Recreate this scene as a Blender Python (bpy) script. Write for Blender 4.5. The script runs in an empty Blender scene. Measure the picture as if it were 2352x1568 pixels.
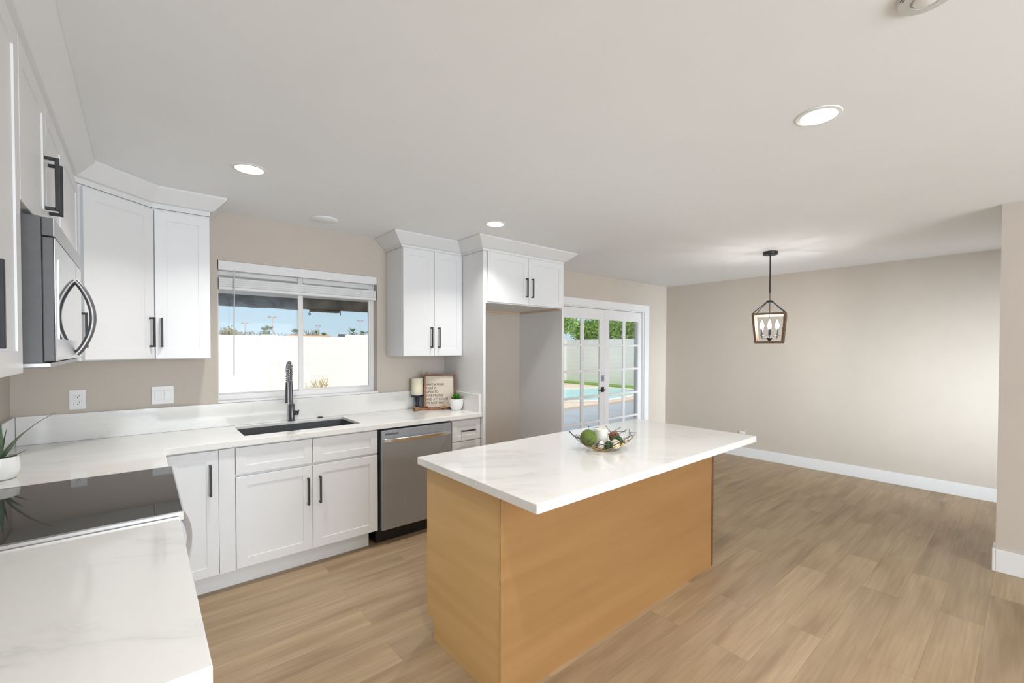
import bpy, bmesh, math, random
from mathutils import Vector, Matrix
random.seed(7)
S = bpy.context.scene
COL = S.collection
V = Vector
PI = math.pi

# ------------------------------------------------------------------ camera
cd = bpy.data.cameras.new('camera'); cam = bpy.data.objects.new('camera', cd); COL.objects.link(cam)
cd.sensor_width = 36; cd.lens = 1019.772 / 2352 * 36
cd.shift_x = -54.18 / 2352; cd.shift_y = 31.38 / 2352
cd.clip_start = .02; cd.clip_end = 500
_r, _u, _f = V((.7479, -.6639, .0023)), V((.0092, .0137, .9999)), V((.6638, .7477, -.0164))
_f.normalize(); _r = (_r - _f * _r.dot(_f)).normalized(); _u = _r.cross(_f)
m = Matrix.Identity(4)
for i, c in enumerate((_r, _u, -_f)):
    for j in range(3): m[j][i] = c[j]
m.translation = (.5579, -3.8459, 1.4788)
cam.matrix_world = m
S.camera = cam

# ------------------------------------------------------------------ light and exposure
S.view_settings.view_transform = 'Standard'; S.view_settings.look = 'None'
S.view_settings.gamma = 1; S.view_settings.use_curve_mapping = False
S.view_settings.exposure = 0.09
LED = 7.6           # watts of each recessed LED lamp (110 degree beam)
LEDC = (1, .975, .945)
REAR = 130        # added upward fill lamp at the rear wall, watts
REAR2 = 32  # added fill lamp for the far wall, watts
SUN = 2.0
SKY = .93
w = bpy.data.worlds.new('sky'); S.world = w; w.use_nodes = True
nt = w.node_tree; bg = nt.nodes['Background']
tcw = nt.nodes.new('ShaderNodeTexCoord'); spw = nt.nodes.new('ShaderNodeSeparateXYZ'); rmp = nt.nodes.new('ShaderNodeValToRGB')
nt.links.new(tcw.outputs['Generated'], spw.inputs[0]); nt.links.new(spw.outputs[2], rmp.inputs[0])
_e = rmp.color_ramp.elements
while len(_e) < 4: _e.new(.5)
for _i, (_p, _c) in enumerate(((0, (.60, .76, .86, 1)), (.12, (.47, .68, .84, 1)), (.40, (.80, .95, 1.10, 1)), (1, (1.25, 1.38, 1.5, 1)))):
    _e[_i].position = _p; _e[_i].color = _c
nt.links.new(rmp.outputs[0], bg.inputs[0]); bg.inputs[1].default_value = SKY
sd = bpy.data.lights.new('sun', 'SUN'); sd.energy = SUN; sd.angle = .009; sd.color = (1, .97, .92)
so = bpy.data.objects.new('sun', sd); COL.objects.link(so)
_el = math.radians(52); _d = V((.30, .95, 0)).normalized() * math.cos(_el); _d.z = -math.sin(_el)
so.rotation_euler = _d.to_track_quat('-Z', 'Y').to_euler()

def area(name, loc, target, sx, sy, energy, color=(1, 1, 1)):
    l = bpy.data.lights.new(name, 'AREA'); l.shape = 'RECTANGLE'; l.size = sx; l.size_y = sy; l.energy = energy; l.color = color
    o = bpy.data.objects.new(name, l); COL.objects.link(o); o.location = loc
    o.rotation_euler = (V(target) - V(loc)).to_track_quat('-Z', 'Y').to_euler(); return l
area('rear_fill_up', (1.9, -7.95, 1.35), (1.9, -4, 6.0), 3.2, 2.3, REAR, (.87, .955, 1.05))  # added fill lamp, tilted up to brighten the ceiling
area('rear_fill_level', (1.9, -7.96, 1.35), (1.9, 0, 1.35), 3.2, 2.3, 112, (.90, .965, 1.02))  # added fill lamp, level, behind the camera
area('far_wall_fill', (5.55, -6.17, 1.2), (6.707, -2.75, .95), 1.05, 1.7, REAR2, (.86, .965, 1.04)).spread = math.radians(46)  # added narrow fill lamp behind the partition, brightens the far wall

# ------------------------------------------------------------------ constants (metres)
CZ = 2.432; XR = 6.707; YB = -8.0; CT = .914

# ------------------------------------------------------------------ materials
def lin(c):
    c = [x / 255 for x in c]
    return tuple(((x + .055) / 1.055) ** 2.4 if x > .04045 else x / 12.92 for x in c) + (1,)
def newmat(name):
    mt = bpy.data.materials.new(name); mt.use_nodes = True
    return mt, mt.node_tree, mt.node_tree.nodes['Principled BSDF']
def node(t, kind, **kw):
    n = t.nodes.new(kind)
    for k, v in kw.items(): setattr(n, k, v)
    return n
def coords(t, scale=(1, 1, 1), rot=(0, 0, 0), kind='Object'):
    tc = node(t, 'ShaderNodeTexCoord'); mp = node(t, 'ShaderNodeMapping')
    mp.inputs['Scale'].default_value = scale; mp.inputs['Rotation'].default_value = rot
    t.links.new(tc.outputs[kind], mp.inputs[0]); return mp
def ramp(t, fac, stops):
    r = node(t, 'ShaderNodeValToRGB'); e = r.color_ramp.elements
    while len(e) < len(stops): e.new(.5)
    for i, (p, c) in enumerate(stops): e[i].position = p; e[i].color = c
    t.links.new(fac, r.inputs[0]); return r
def simple(name, col, rough=.5, metal=0, var=.03, scale=12, bump=0, spec=.5, coat=0, aniso=None):
    """plain surface with a slight procedural variation"""
    mt, t, b = newmat(name)
    mp = coords(t, aniso or (1, 1, 1)); nz = node(t, 'ShaderNodeTexNoise'); nz.inputs['Scale'].default_value = scale; nz.inputs['Detail'].default_value = 3
    t.links.new(mp.outputs[0], nz.inputs[0])
    c = lin(col) if max(col) > 1 else tuple(col) + (1,)
    a = tuple(max(0, x * (1 - var)) for x in c[:3]) + (1,); d = tuple(min(1, x * (1 + var)) for x in c[:3]) + (1,)
    r = ramp(t, nz.outputs[0], [(.3, a), (.7, d)])
    t.links.new(r.outputs[0], b.inputs['Base Color'])
    b.inputs['Roughness'].default_value = rough; b.inputs['Metallic'].default_value = metal
    b.inputs['Specular IOR Level'].default_value = spec; b.inputs['Coat Weight'].default_value = coat
    if bump:
        bp = node(t, 'ShaderNodeBump'); bp.inputs['Strength'].default_value = bump; bp.inputs['Distance'].default_value = .002
        t.links.new(nz.outputs[0], bp.inputs['Height']); t.links.new(bp.outputs[0], b.inputs['Normal'])
    return mt
def emit(name, col, s):
    mt, t, b = newmat(name); t.nodes.remove(b); e = node(t, 'ShaderNodeEmission')
    e.inputs[0].default_value = tuple(col) + (1,); e.inputs[1].default_value = s
    t.links.new(e.outputs[0], t.nodes['Material Output'].inputs[0]); return mt
def glass(name, tint=(1, 1, 1)):
    mt, t, b = newmat(name); t.nodes.remove(b)
    tr = node(t, 'ShaderNodeBsdfTransparent'); tr.inputs[0].default_value = tuple(tint) + (1,)
    gl = node(t, 'ShaderNodeBsdfGlossy'); gl.inputs['Roughness'].default_value = .01
    lw = node(t, 'ShaderNodeFresnel'); lw.inputs[0].default_value = 1.2
    mx = node(t, 'ShaderNodeMixShader'); t.links.new(lw.outputs[0], mx.inputs[0]); t.links.new(tr.outputs[0], mx.inputs[1]); t.links.new(gl.outputs[0], mx.inputs[2])
    t.links.new(mx.outputs[0], t.nodes['Material Output'].inputs[0]); return mt

M = {}
M['ceiling'] = simple('ceiling_paint', (.865, .885, .90), .9, var=.008, scale=3, spec=.1)
M['wall'] = simple('beige_wall_paint', (.572, .512, .450), .85, var=.012, scale=6, bump=.05, spec=.2)
M['trim'] = simple('white_trim_paint', (.80, .80, .81), .4, var=.006, scale=5)
M['cab'] = simple('white_cabinet_lacquer', (.755, .758, .765), .38, var=.006, scale=4)
M['cabin'] = simple('raw_plywood_edge', (.62, .47, .30), .6, var=.1, scale=30)
M['black'] = simple('matte_black_metal', (.032, .032, .034), .45, metal=.3, var=.1, scale=40)
M['darkgap'] = simple('black_toe_panel', (.012, .012, .013), .5, var=.1, scale=20)
M['plastic'] = simple('white_plastic', (.82, .82, .81), .35, var=.01, scale=20)
M['plasticgrey'] = simple('pale_grey_plastic', (.62, .62, .61), .4, var=.02, scale=20)
M['slot'] = simple('dark_slot', (.03, .03, .03), .6, var=.1)
M['steel'] = simple('brushed_stainless', (.52, .52, .53), .33, metal=1, var=.07, scale=10, aniso=(1, 1, 90))
M['steelv'] = simple('brushed_stainless_upright', (.43, .465, .515), .44, metal=.85, var=.05, scale=10, aniso=(90, 90, 1))
M['steelbright'] = simple('polished_stainless', (.72, .72, .73), .22, metal=1, var=.03, scale=10, aniso=(1, 60, 1))
M['steeldark'] = simple('satin_grey_steel', (.26, .26, .265), .4, metal=1, var=.05, scale=10, aniso=(60, 60, 1))
M['microside'] = simple('dark_grey_enamel', (.13, .13, .133), .4, var=.05, scale=30)
M['blackglass'] = simple('black_ceramic_glass', (.020, .020, .022), .04, var=.05, scale=60, spec=.9)
M['mirrorglass'] = simple('mirror_dark_glass', (.55, .55, .56), .03, metal=1, var=.02, scale=5)
M['sink'] = simple('charcoal_composite', (.055, .058, .062), .35, var=.12, scale=200)
M['faucet'] = simple('gunmetal', (.14, .14, .15), .3, metal=.8, var=.08, scale=30)
M['fauspring'] = simple('brushed_spring_steel', (.5, .5, .52), .25, metal=1, var=.05, scale=30)
M['navy'] = simple('navy_painted_wood', (.012, .016, .035), .4, var=.2, scale=30)
M['wax'] = simple('ivory_wax', (.78, .72, .56), .5, var=.03, scale=20)
M['waxw'] = simple('white_wax', (.80, .78, .72), .5, var=.03, scale=20)
M['wick'] = simple('candle_wick', (.75, .72, .62), .8)
M['walnut'] = simple('walnut_frame_wood', (.17, .065, .032), .45, var=.35, scale=14, aniso=(1, 1, 6))
M['board'] = simple('cream_letter_board', (.66, .58, .48), .8, var=.03, scale=40)
M['letters'] = simple('brown_lettering', (.06, .05, .045), .7, var=.1)
M['bead'] = simple('orange_brown_wooden_beads', (.36, .14, .05), .5, var=.3, scale=60)
M['jute'] = simple('tan_jute_fibre', (.42, .27, .13), .9, var=.4, scale=150, bump=.5)
M['succ'] = simple('bright_succulent_green', (.06, .22, .025), .4, var=.4, scale=50)
M['aloe'] = simple('grey_green_aloe', (.10, .15, .085), .45, var=.3, scale=30)
M['ceramic'] = simple('white_ceramic', (.82, .81, .79), .3, var=.015, scale=15)
M['soil'] = simple('dark_potting_soil', (.04, .03, .022), .95, var=.5, scale=120, bump=1)
M['gold'] = simple('brass_wire', (.55, .38, .14), .35, metal=.8, var=.15, scale=30)
M['bronze'] = simple('dark_bronze_wire', (.10, .08, .06), .45, metal=.6, var=.2, scale=30)
M['greenball'] = simple('moss_green_ball', (.11, .165, .025), .75, var=.25, scale=90, bump=.4)
M['vine'] = simple('dark_green_vine', (.035, .085, .03), .6, var=.4, scale=80)
M['twig'] = simple('reddish_brown_twig', (.25, .11, .06), .7, var=.4, scale=80)
M['cream'] = simple('cream_ball', (.74, .65, .48), .6, var=.05, scale=40)
M['whiteball'] = simple('white_textured_ball', (.76, .74, .72), .7, var=.1, scale=60, bump=.6)
M['lantwood'] = simple('weathered_brown_lantern_wood', (.16, .105, .065), .6, var=.4, scale=25, aniso=(1, 1, 8))
M['bulb'] = emit('lit_bulb_glass', (1, .97, .93), 230)
M['led'] = emit('lit_led_diffuser', (1, .975, .955), 6)
M['blind'] = simple('white_blind_vinyl', (.78, .78, .78), .5, var=.02, scale=20)
M['vinyl'] = simple('white_window_vinyl', (.80, .79, .78), .4, var=.01, scale=10)
M['glass'] = glass('clear_window_pane')
M['concrete'] = simple('grey_patio_concrete', (.60, .60, .61), .8, var=.06, scale=4, bump=.1)
M['deck'] = simple('tan_pool_deck', (.66, .52, .40), .85, var=.06, scale=8)
M['coping'] = simple('pale_pool_coping', (.74, .68, .60), .8, var=.05, scale=8)
M['poolshell'] = simple('aqua_pool_plaster', (.20, .55, .60), .6, var=.05, scale=5)
M['grass'] = simple('lawn_grass', (.16, .30, .03), .9, var=.35, scale=50)
M['dirt'] = simple('desert_gravel', (.52, .42, .33), .95, var=.2, scale=60)
M['leafhedge'] = simple('hedge_leaf_green', (.26, .42, .07), .5, var=.75, scale=5)
M['bark'] = simple('dark_bark', (.06, .045, .035), .9, var=.4, scale=30)
M['palm'] = simple('palm_frond_green', (.13, .17, .05), .7, var=.4, scale=1)
M['olive'] = simple('olive_yellow_foliage', (.30, .24, .07), .8, var=.4, scale=2)
M['greygreen'] = simple('grey_green_foliage', (.17, .18, .10), .8, var=.4, scale=2)
M['dry'] = simple('dry_grass_stems', (.50, .40, .18), .9, var=.3, scale=20)
M['pole'] = simple('rusty_pole_paint', (.55, .40, .33), .7, var=.15, scale=3)
M['tile'] = simple('terracotta_roof', (.48, .22, .10), .8, var=.25, scale=5)
M['fabricreflgrey'] = simple('slate_reflection_fabric', (.16, .17, .19), .8, var=.5, scale=5)  # one shade fabric; reflection in the fixed pane put into this colour
M['fabricrefltaupe'] = simple('taupe_reflection_fabric', (.19, .165, .125), .8, var=.5, scale=5)  # same fabric again, with the sliding pane's reflection in its colour
M['stucco'] = simple('white_patio_paint', (.80, .79, .77), .8, var=.02, scale=10)
M['postgrey'] = simple('grey_post_paint', (.30, .33, .38), .6, var=.05, scale=10)

def mat_floor():
    mt, t, b = newmat('oak_plank_floor')
    tc = node(t, 'ShaderNodeTexCoord'); mp = node(t, 'ShaderNodeMapping'); mp.inputs['Location'].default_value = (0.52, .085, 0)
    t.links.new(tc.outputs['Object'], mp.inputs[0])
    br = node(t, 'ShaderNodeTexBrick'); br.offset = .37; br.offset_frequency = 2; br.squash = 1
    for k, v in (('Color1', (0, 0, 0, 1)), ('Color2', (1, 1, 1, 1)), ('Mortar', (.5, .5, .5, 1)), ('Scale', 1), ('Mortar Size', .0009), ('Mortar Smooth', .1), ('Bias', 0), ('Brick Width', 1.22), ('Row Height', .18)):
        br.inputs[k].default_value = v
    t.links.new(mp.outputs[0], br.inputs['Vector'])
    # each plank slides the grain somewhere else
    sep = node(t, 'ShaderNodeSeparateXYZ'); t.links.new(tc.outputs['Object'], sep.inputs[0])
    ml = node(t, 'ShaderNodeMath', operation='MULTIPLY'); ml.inputs[1].default_value = 37; t.links.new(br.outputs[0], ml.inputs[0])
    cmb = node(t, 'ShaderNodeCombineXYZ'); t.links.new(sep.outputs[0], cmb.inputs[0]); t.links.new(sep.outputs[1], cmb.inputs[1]); t.links.new(ml.outputs[0], cmb.inputs[2])
    def grain(sx, sy, det, rough=.55, dist=0):
        g = node(t, 'ShaderNodeMapping'); g.inputs['Scale'].default_value = (sx, sy, 1); t.links.new(cmb.outputs[0], g.inputs[0])
        n = node(t, 'ShaderNodeTexNoise'); n.inputs['Scale'].default_value = 1; n.inputs['Detail'].default_value = det; n.inputs['Roughness'].default_value = rough; n.inputs['Distortion'].default_value = dist
        t.links.new(g.outputs[0], n.inputs[0]); return n
    broad = grain(1.3, 9, 2, .5, .3); fine = grain(3, 70, 4)
    c1 = ramp(t, broad.outputs[0], [(.28, (.285, .195, .113, 1)), (.46, (.365, .260, .155, 1)), (.68, (.42, .308, .19, 1))])
    c2 = ramp(t, fine.outputs[0], [(.3, (.86, .86, .86, 1)), (.7, (1.06, 1.06, 1.06, 1))])
    c3 = ramp(t, br.outputs[0], [(0, (.91, .91, .93, 1)), (1, (1.06, 1.055, 1.04, 1))])
    a = node(t, 'ShaderNodeMixRGB', blend_type='MULTIPLY'); a.inputs[0].default_value = 1; t.links.new(c1.outputs[0], a.inputs[1]); t.links.new(c2.outputs[0], a.inputs[2])
    d = node(t, 'ShaderNodeMixRGB', blend_type='MULTIPLY'); d.inputs[0].default_value = 1; t.links.new(a.outputs[0], d.inputs[1]); t.links.new(c3.outputs[0], d.inputs[2])
    e = node(t, 'ShaderNodeMixRGB', blend_type='MULTIPLY'); e.inputs[2].default_value = (.72, .68, .64, 1); t.links.new(br.outputs[1], e.inputs[0]); t.links.new(d.outputs[0], e.inputs[1])
    t.links.new(e.outputs[0], b.inputs['Base Color']); b.inputs['Roughness'].default_value = .42; b.inputs['Specular IOR Level'].default_value = .35
    return mt
M['floor'] = mat_floor()

def mat_quartz():
    mt, t, b = newmat('white_veined_quartz')
    mp = coords(t, (1, 1, 1), (0, 0, .6))
    base = node(t, 'ShaderNodeTexNoise'); base.inputs['Scale'].default_value = 1.6; base.inputs['Detail'].default_value = 5; base.inputs['Roughness'].default_value = .6; base.inputs['Distortion'].default_value = .6
    mp2 = node(t, 'ShaderNodeMapping'); mp2.inputs['Scale'].default_value = (.75, 2.3, 2.3); t.links.new(mp.outputs[0], mp2.inputs[0])
    t.links.new(mp2.outputs[0], base.inputs[0])
    sb = node(t, 'ShaderNodeMath', operation='SUBTRACT'); sb.inputs[1].default_value = .5; t.links.new(base.outputs[0], sb.inputs[0])
    ab = node(t, 'ShaderNodeMath', operation='ABSOLUTE'); t.links.new(sb.outputs[0], ab.inputs[0])
    vein = ramp(t, ab.outputs[0], [(0, (1, 1, 1, 1)), (.010, (.5, .5, .5, 1)), (.06, (0, 0, 0, 1))])
    msk = node(t, 'ShaderNodeTexNoise'); msk.inputs['Scale'].default_value = 1.7; t.links.new(mp.outputs[0], msk.inputs[0])
    mr = ramp(t, msk.outputs[0], [(.42, (0, 0, 0, 1)), (.60, (1, 1, 1, 1))])
    mu = node(t, 'ShaderNodeMath', operation='MULTIPLY'); t.links.new(vein.outputs[0], mu.inputs[0]); t.links.new(mr.outputs[0], mu.inputs[1])
    mu2 = node(t, 'ShaderNodeMath', operation='MULTIPLY'); mu2.inputs[1].default_value = .36; t.links.new(mu.outputs[0], mu2.inputs[0])
    mx = node(t, 'ShaderNodeMixRGB'); mx.inputs[1].default_value = (.81, .80, .775, 1); mx.inputs[2].default_value = (.42, .43, .42, 1)
    t.links.new(mu2.outputs[0], mx.inputs[0]); t.links.new(mx.outputs[0], b.inputs['Base Color'])
    b.inputs['Roughness'].default_value = .09; b.inputs['Specular IOR Level'].default_value = .5
    return mt
M['quartz'] = mat_quartz()

def mat_wood(name, dark, light, scale):
    mt, t, b = newmat(name)
    mp = coords(t, scale); n = node(t, 'ShaderNodeTexNoise'); n.inputs['Scale'].default_value = 1; n.inputs['Detail'].default_value = 6; n.inputs['Roughness'].default_value = .55; n.inputs['Distortion'].default_value = .4
    t.links.new(mp.outputs[0], n.inputs[0])
    r = ramp(t, n.outputs[0], [(.32, dark + (1,)), (.68, light + (1,))]); t.links.new(r.outputs[0], b.inputs['Base Color'])
    b.inputs['Roughness'].default_value = .45; b.inputs['Specular IOR Level'].default_value = .3
    return mt
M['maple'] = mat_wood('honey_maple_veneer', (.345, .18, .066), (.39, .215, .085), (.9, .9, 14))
M['maplelit'] = mat_wood('lit_maple_veneer', (.66, .42, .175), (.73, .48, .215), (.9, .9, 12))  # lit copy of the maple; light on the island end put in its colour

def mat_block():
    mt, t, b = newmat('white_painted_block')
    tc = node(t, 'ShaderNodeTexCoord'); mp = node(t, 'ShaderNodeMapping'); mp.inputs['Rotation'].default_value = (PI / 2, 0, 0)
    t.links.new(tc.outputs['Generated'], mp.inputs[0])
    br = node(t, 'ShaderNodeTexBrick')
    sep = node(t, 'ShaderNodeSeparateXYZ'); tc2 = node(t, 'ShaderNodeTexCoord'); t.links.new(tc2.outputs['Object'], sep.inputs[0])
    ad = node(t, 'ShaderNodeMath', operation='ADD'); t.links.new(sep.outputs[0], ad.inputs[0]); t.links.new(sep.outputs[1], ad.inputs[1])
    cm = node(t, 'ShaderNodeCombineXYZ'); t.links.new(ad.outputs[0], cm.inputs[0]); t.links.new(sep.outputs[2], cm.inputs[1])
    for k, v in (('Color1', (.82, .81, .78, 1)), ('Color2', (.84, .83, .80, 1)), ('Mortar', (.74, .72, .68, 1)), ('Scale', 1), ('Mortar Size', .005), ('Brick Width', .4), ('Row Height', .2)):
        br.inputs[k].default_value = v
    t.links.new(cm.outputs[0], br.inputs['Vector']); t.links.new(br.outputs[0], b.inputs['Base Color']); b.inputs['Roughness'].default_value = .9
    return mt
M['block'] = mat_block()

def mat_water():
    mt, t, b = newmat('pool_water')
    mp = coords(t); n = node(t, 'ShaderNodeTexNoise'); n.inputs['Scale'].default_value = 5; t.links.new(mp.outputs[0], n.inputs[0])
    bp = node(t, 'ShaderNodeBump'); bp.inputs['Strength'].default_value = .25; bp.inputs['Distance'].default_value = .05; t.links.new(n.outputs[0], bp.inputs['Height'])
    t.links.new(bp.outputs[0], b.inputs['Normal'])
    b.inputs['Base Color'].default_value = (.30, .66, .70, 1); b.inputs['Roughness'].default_value = .05
    return mt
M['water'] = mat_water()

# ------------------------------------------------------------------ mesh helpers
class MB:
    def __init__(s): s.bm = bmesh.new()
    def add(s, verts, faces, mat=None):
        vs = [s.bm.verts.new(mat @ V(v) if mat else v) for v in verts]
        for f in faces:
            try: s.bm.faces.new([vs[i] for i in f])
            except ValueError: pass
        return vs
    def box(s, x0, y0, z0, x1, y1, z1, mat=None):
        if x0 > x1: x0, x1 = x1, x0
        if y0 > y1: y0, y1 = y1, y0
        if z0 > z1: z0, z1 = z1, z0
        s.add([(x0, y0, z0), (x1, y0, z0), (x1, y1, z0), (x0, y1, z0), (x0, y0, z1), (x1, y0, z1), (x1, y1, z1), (x0, y1, z1)],
              [(3, 2, 1, 0), (4, 5, 6, 7), (0, 1, 5, 4), (1, 2, 6, 5), (2, 3, 7, 6), (3, 0, 4, 7)], mat); return s
    def rings(s, rings, mat=None, closed=True, cap0=True, cap1=True):
        """loft equal-length point loops"""
        n = len(rings[0]); vs = [s.bm.verts.new(mat @ V(p) if mat else p) for r in rings for p in r]
        for k in range(len(rings) - 1):
            for i in range(n if closed else n - 1):
                j = (i + 1) % n
                s.bm.faces.new((vs[k * n + i], vs[k * n + j], vs[(k + 1) * n + j], vs[(k + 1) * n + i]))
        if cap0: s.bm.faces.new(vs[:n][::-1])
        if cap1: s.bm.faces.new(vs[-n:])
        return s
    def lathe(s, prof, c=(0, 0, 0), seg=32, mat=None, cap0=True, cap1=True):
        c = V(c)
        return s.rings([[c + V((r * math.cos(2 * PI * i / seg), r * math.sin(2 * PI * i / seg), z)) for i in range(seg)] for r, z in prof], mat, True, cap0, cap1)
    def tube(s, pts, r, seg=8, mat=None, closed=False):
        pts = [V(p) for p in pts]; rr = r if isinstance(r, (list, tuple)) else [r] * len(pts); rings = []
        up = None
        for i, p in enumerate(pts):
            a = pts[max(i - 1, 0)]; b = pts[min(i + 1, len(pts) - 1)]; d = (b - a).normalized()
            if up is None: up = d.orthogonal().normalized()
            up = (up - d * up.dot(d)).normalized(); sd = d.cross(up)
            rings.append([p + (up * math.cos(2 * PI * k / seg) + sd * math.sin(2 * PI * k / seg)) * rr[i] for k in range(seg)])
        return s.rings(rings, mat)
    def bar(s, a, b, w, h, up=(0, 0, 1)):
        """square-section bar from a to b"""
        a, b = V(a), V(b); d = (b - a).normalized(); up = V(up)
        if abs(d.dot(up)) > .98: up = V((0, 1, 0))
        sd = d.cross(up).normalized(); up = sd.cross(d)
        q = [sd * w / 2 + up * h / 2, -sd * w / 2 + up * h / 2, -sd * w / 2 - up * h / 2, sd * w / 2 - up * h / 2]
        return s.rings([[a + k for k in q], [b + k for k in q]])
    def sphere(s, c, r, seg=24, rn=14, sc=(1, 1, 1), mat=None):
        c = V(c)
        vs = bmesh.ops.create_uvsphere(s.bm, u_segments=seg, v_segments=rn, radius=r)['verts']
        for v in vs: v.co = V((v.co.x * sc[0], v.co.y * sc[1], v.co.z * sc[2])) + c
        if mat:
            for v in vs: v.co = mat @ v.co
        return s
    def slab(s, xs, ys, inside, z0, z1, axis='z'):
        """grid slab with holes; axis says which way it is thin"""
        P = {'z': lambda a, b, c: (a, b, c), 'y': lambda a, b, c: (a, c, b), 'x': lambda a, b, c: (c, a, b)}[axis]
        nx, ny = len(xs) - 1, len(ys) - 1
        ins = [[inside((xs[i] + xs[i + 1]) / 2, (ys[j] + ys[j + 1]) / 2) for j in range(ny)] for i in range(nx)]
        g = lambda i, j: 0 <= i < nx and 0 <= j < ny and ins[i][j]
        vs = {}
        def v(i, j, k):
            if (i, j, k) not in vs: vs[(i, j, k)] = s.bm.verts.new(P(xs[i], ys[j], (z0, z1)[k]))
            return vs[(i, j, k)]
        for i in range(nx):
            for j in range(ny):
                if not g(i, j): continue
                s.bm.faces.new((v(i, j, 1), v(i + 1, j, 1), v(i + 1, j + 1, 1), v(i, j + 1, 1)))
                s.bm.faces.new((v(i, j + 1, 0), v(i + 1, j + 1, 0), v(i + 1, j, 0), v(i, j, 0)))
                if not g(i, j - 1): s.bm.faces.new((v(i, j, 0), v(i + 1, j, 0), v(i + 1, j, 1), v(i, j, 1)))
                if not g(i, j + 1): s.bm.faces.new((v(i + 1, j + 1, 0), v(i, j + 1, 0), v(i, j + 1, 1), v(i + 1, j + 1, 1)))
                if not g(i - 1, j): s.bm.faces.new((v(i, j + 1, 0), v(i, j, 0), v(i, j, 1), v(i, j + 1, 1)))
                if not g(i + 1, j): s.bm.faces.new((v(i + 1, j, 0), v(i + 1, j + 1, 0), v(i + 1, j + 1, 1), v(i + 1, j, 1)))
        bmesh.ops.dissolve_limit(s.bm, angle_limit=.01, verts=s.bm.verts, edges=s.bm.edges)
        return s
    def build(s, name, mat, parent=None, smooth=False, bevel=0, seg=2, sharp=40):
        bmesh.ops.recalc_face_normals(s.bm, faces=s.bm.faces)
        me = bpy.data.meshes.new(name)
        off = V((0, 0, 0)); q = parent
        while q is not None: off += q.location; q = q.parent
        for v in s.bm.verts: v.co -= off
        s.bm.to_mesh(me); s.bm.free()
        if smooth:
            for p in me.polygons: p.use_smooth = True
            me.set_sharp_from_angle(angle=math.radians(sharp))
        me.materials.append(M[mat])
        o = bpy.data.objects.new(name, me); COL.objects.link(o)
        if parent: o.parent = parent
        if bevel:
            md = o.modifiers.new('bevel', 'BEVEL'); md.width = bevel; md.segments = seg; md.limit_method = 'ANGLE'; md.angle_limit = .6
        return o
def B(*a): return MB().box(*a)
def thing(name, label, cat, loc, group=None):
    o = bpy.data.objects.new(name, None); COL.objects.link(o); o.location = loc; o.empty_display_size = .1
    return tag(o, label, cat, group)
def tag(o, label, cat, group=None, kind=None):
    o['label'] = label; o['category'] = cat
    if group: o['group'] = group
    if kind: o['kind'] = kind
    return o
def struct(name, mb, mat, parent=None, **kw):
    o = mb.build(name, mat, parent, **kw)
    if parent is None: o['kind'] = 'structure'
    return o
def empty_struct(name, loc):
    o = bpy.data.objects.new(name, None); COL.objects.link(o); o.location = loc; o['kind'] = 'structure'; return o
def copy_tree(o, parent=None, delta=None):
    c = o.copy(); COL.objects.link(c)
    if parent: c.parent = parent
    elif delta: c.location = o.location + V(delta)
    for ch in list(o.children): copy_tree(ch, c)
    return c

# ------------------------------------------------------------------ room shell
struct('floor', B(-.15, YB, -.06, XR + .15, .14, 0), 'floor')
struct('ceiling', B(-.15, YB, CZ, XR + .15, .16, CZ + .15), 'ceiling')
struct('wall_left', B(-.12, YB, 0, 0, .14, CZ), 'wall')
WX0, WX1, WZ0, WZ1 = .963, 2.109, 1.092, 2.096
DX0, DX1, DZ1 = 4.31, 6.107, 2.012
struct('wall_back', MB().slab([0, WX0, WX1, DX0, DX1, XR], [0, WZ0, DZ1, WZ1, CZ],
       lambda x, z: not (WX0 < x < WX1 and WZ0 < z < WZ1) and not (DX0 < x < DX1 and z < DZ1), 0, .14, 'y'), 'wall')
struct('wall_right', B(XR, YB, 0, XR + .15, .14, CZ), 'wall')
struct('wall_rear', MB().slab([0, .3, 3.5, XR], [0, .2, 2.4, CZ], lambda x, z: not (.3 < x < 3.5 and .2 < z < 2.4), YB - .12, YB, 'y'), 'wall')  # unseen wall; its opening is made up for the rear fill lamps
struct('wall_dining', MB().slab([4.93, 5.02, 6.18, XR], [0, .3, 2.1, CZ], lambda x, z: not (5.02 < x < 6.18 and .3 < z < 2.1), -6.32, -6.2, 'y'), 'wall')  # unseen wall, added with its opening to frame the far wall fill
struct('wall_partition', B(4.809, -6.32, 0, 4.93, -3.686, CZ), 'wall')
struct('baseboard_right', B(XR - .016, YB, 0, XR, 0, .128), 'trim', bevel=.003)
struct('baseboard_back', B(6.222, -.016, 0, XR - .016, 0, .128), 'trim', bevel=.003)
bp = MB(); bp.box(4.793, -6.2, 0, 4.809, -3.686, .148); bp.box(4.793, -3.686, 0, 4.946, -3.670, .148); bp.box(4.93, -6.2, 0, 4.946, -3.686, .148)
struct('baseboard_partition', bp, 'trim', bevel=.003)

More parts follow.
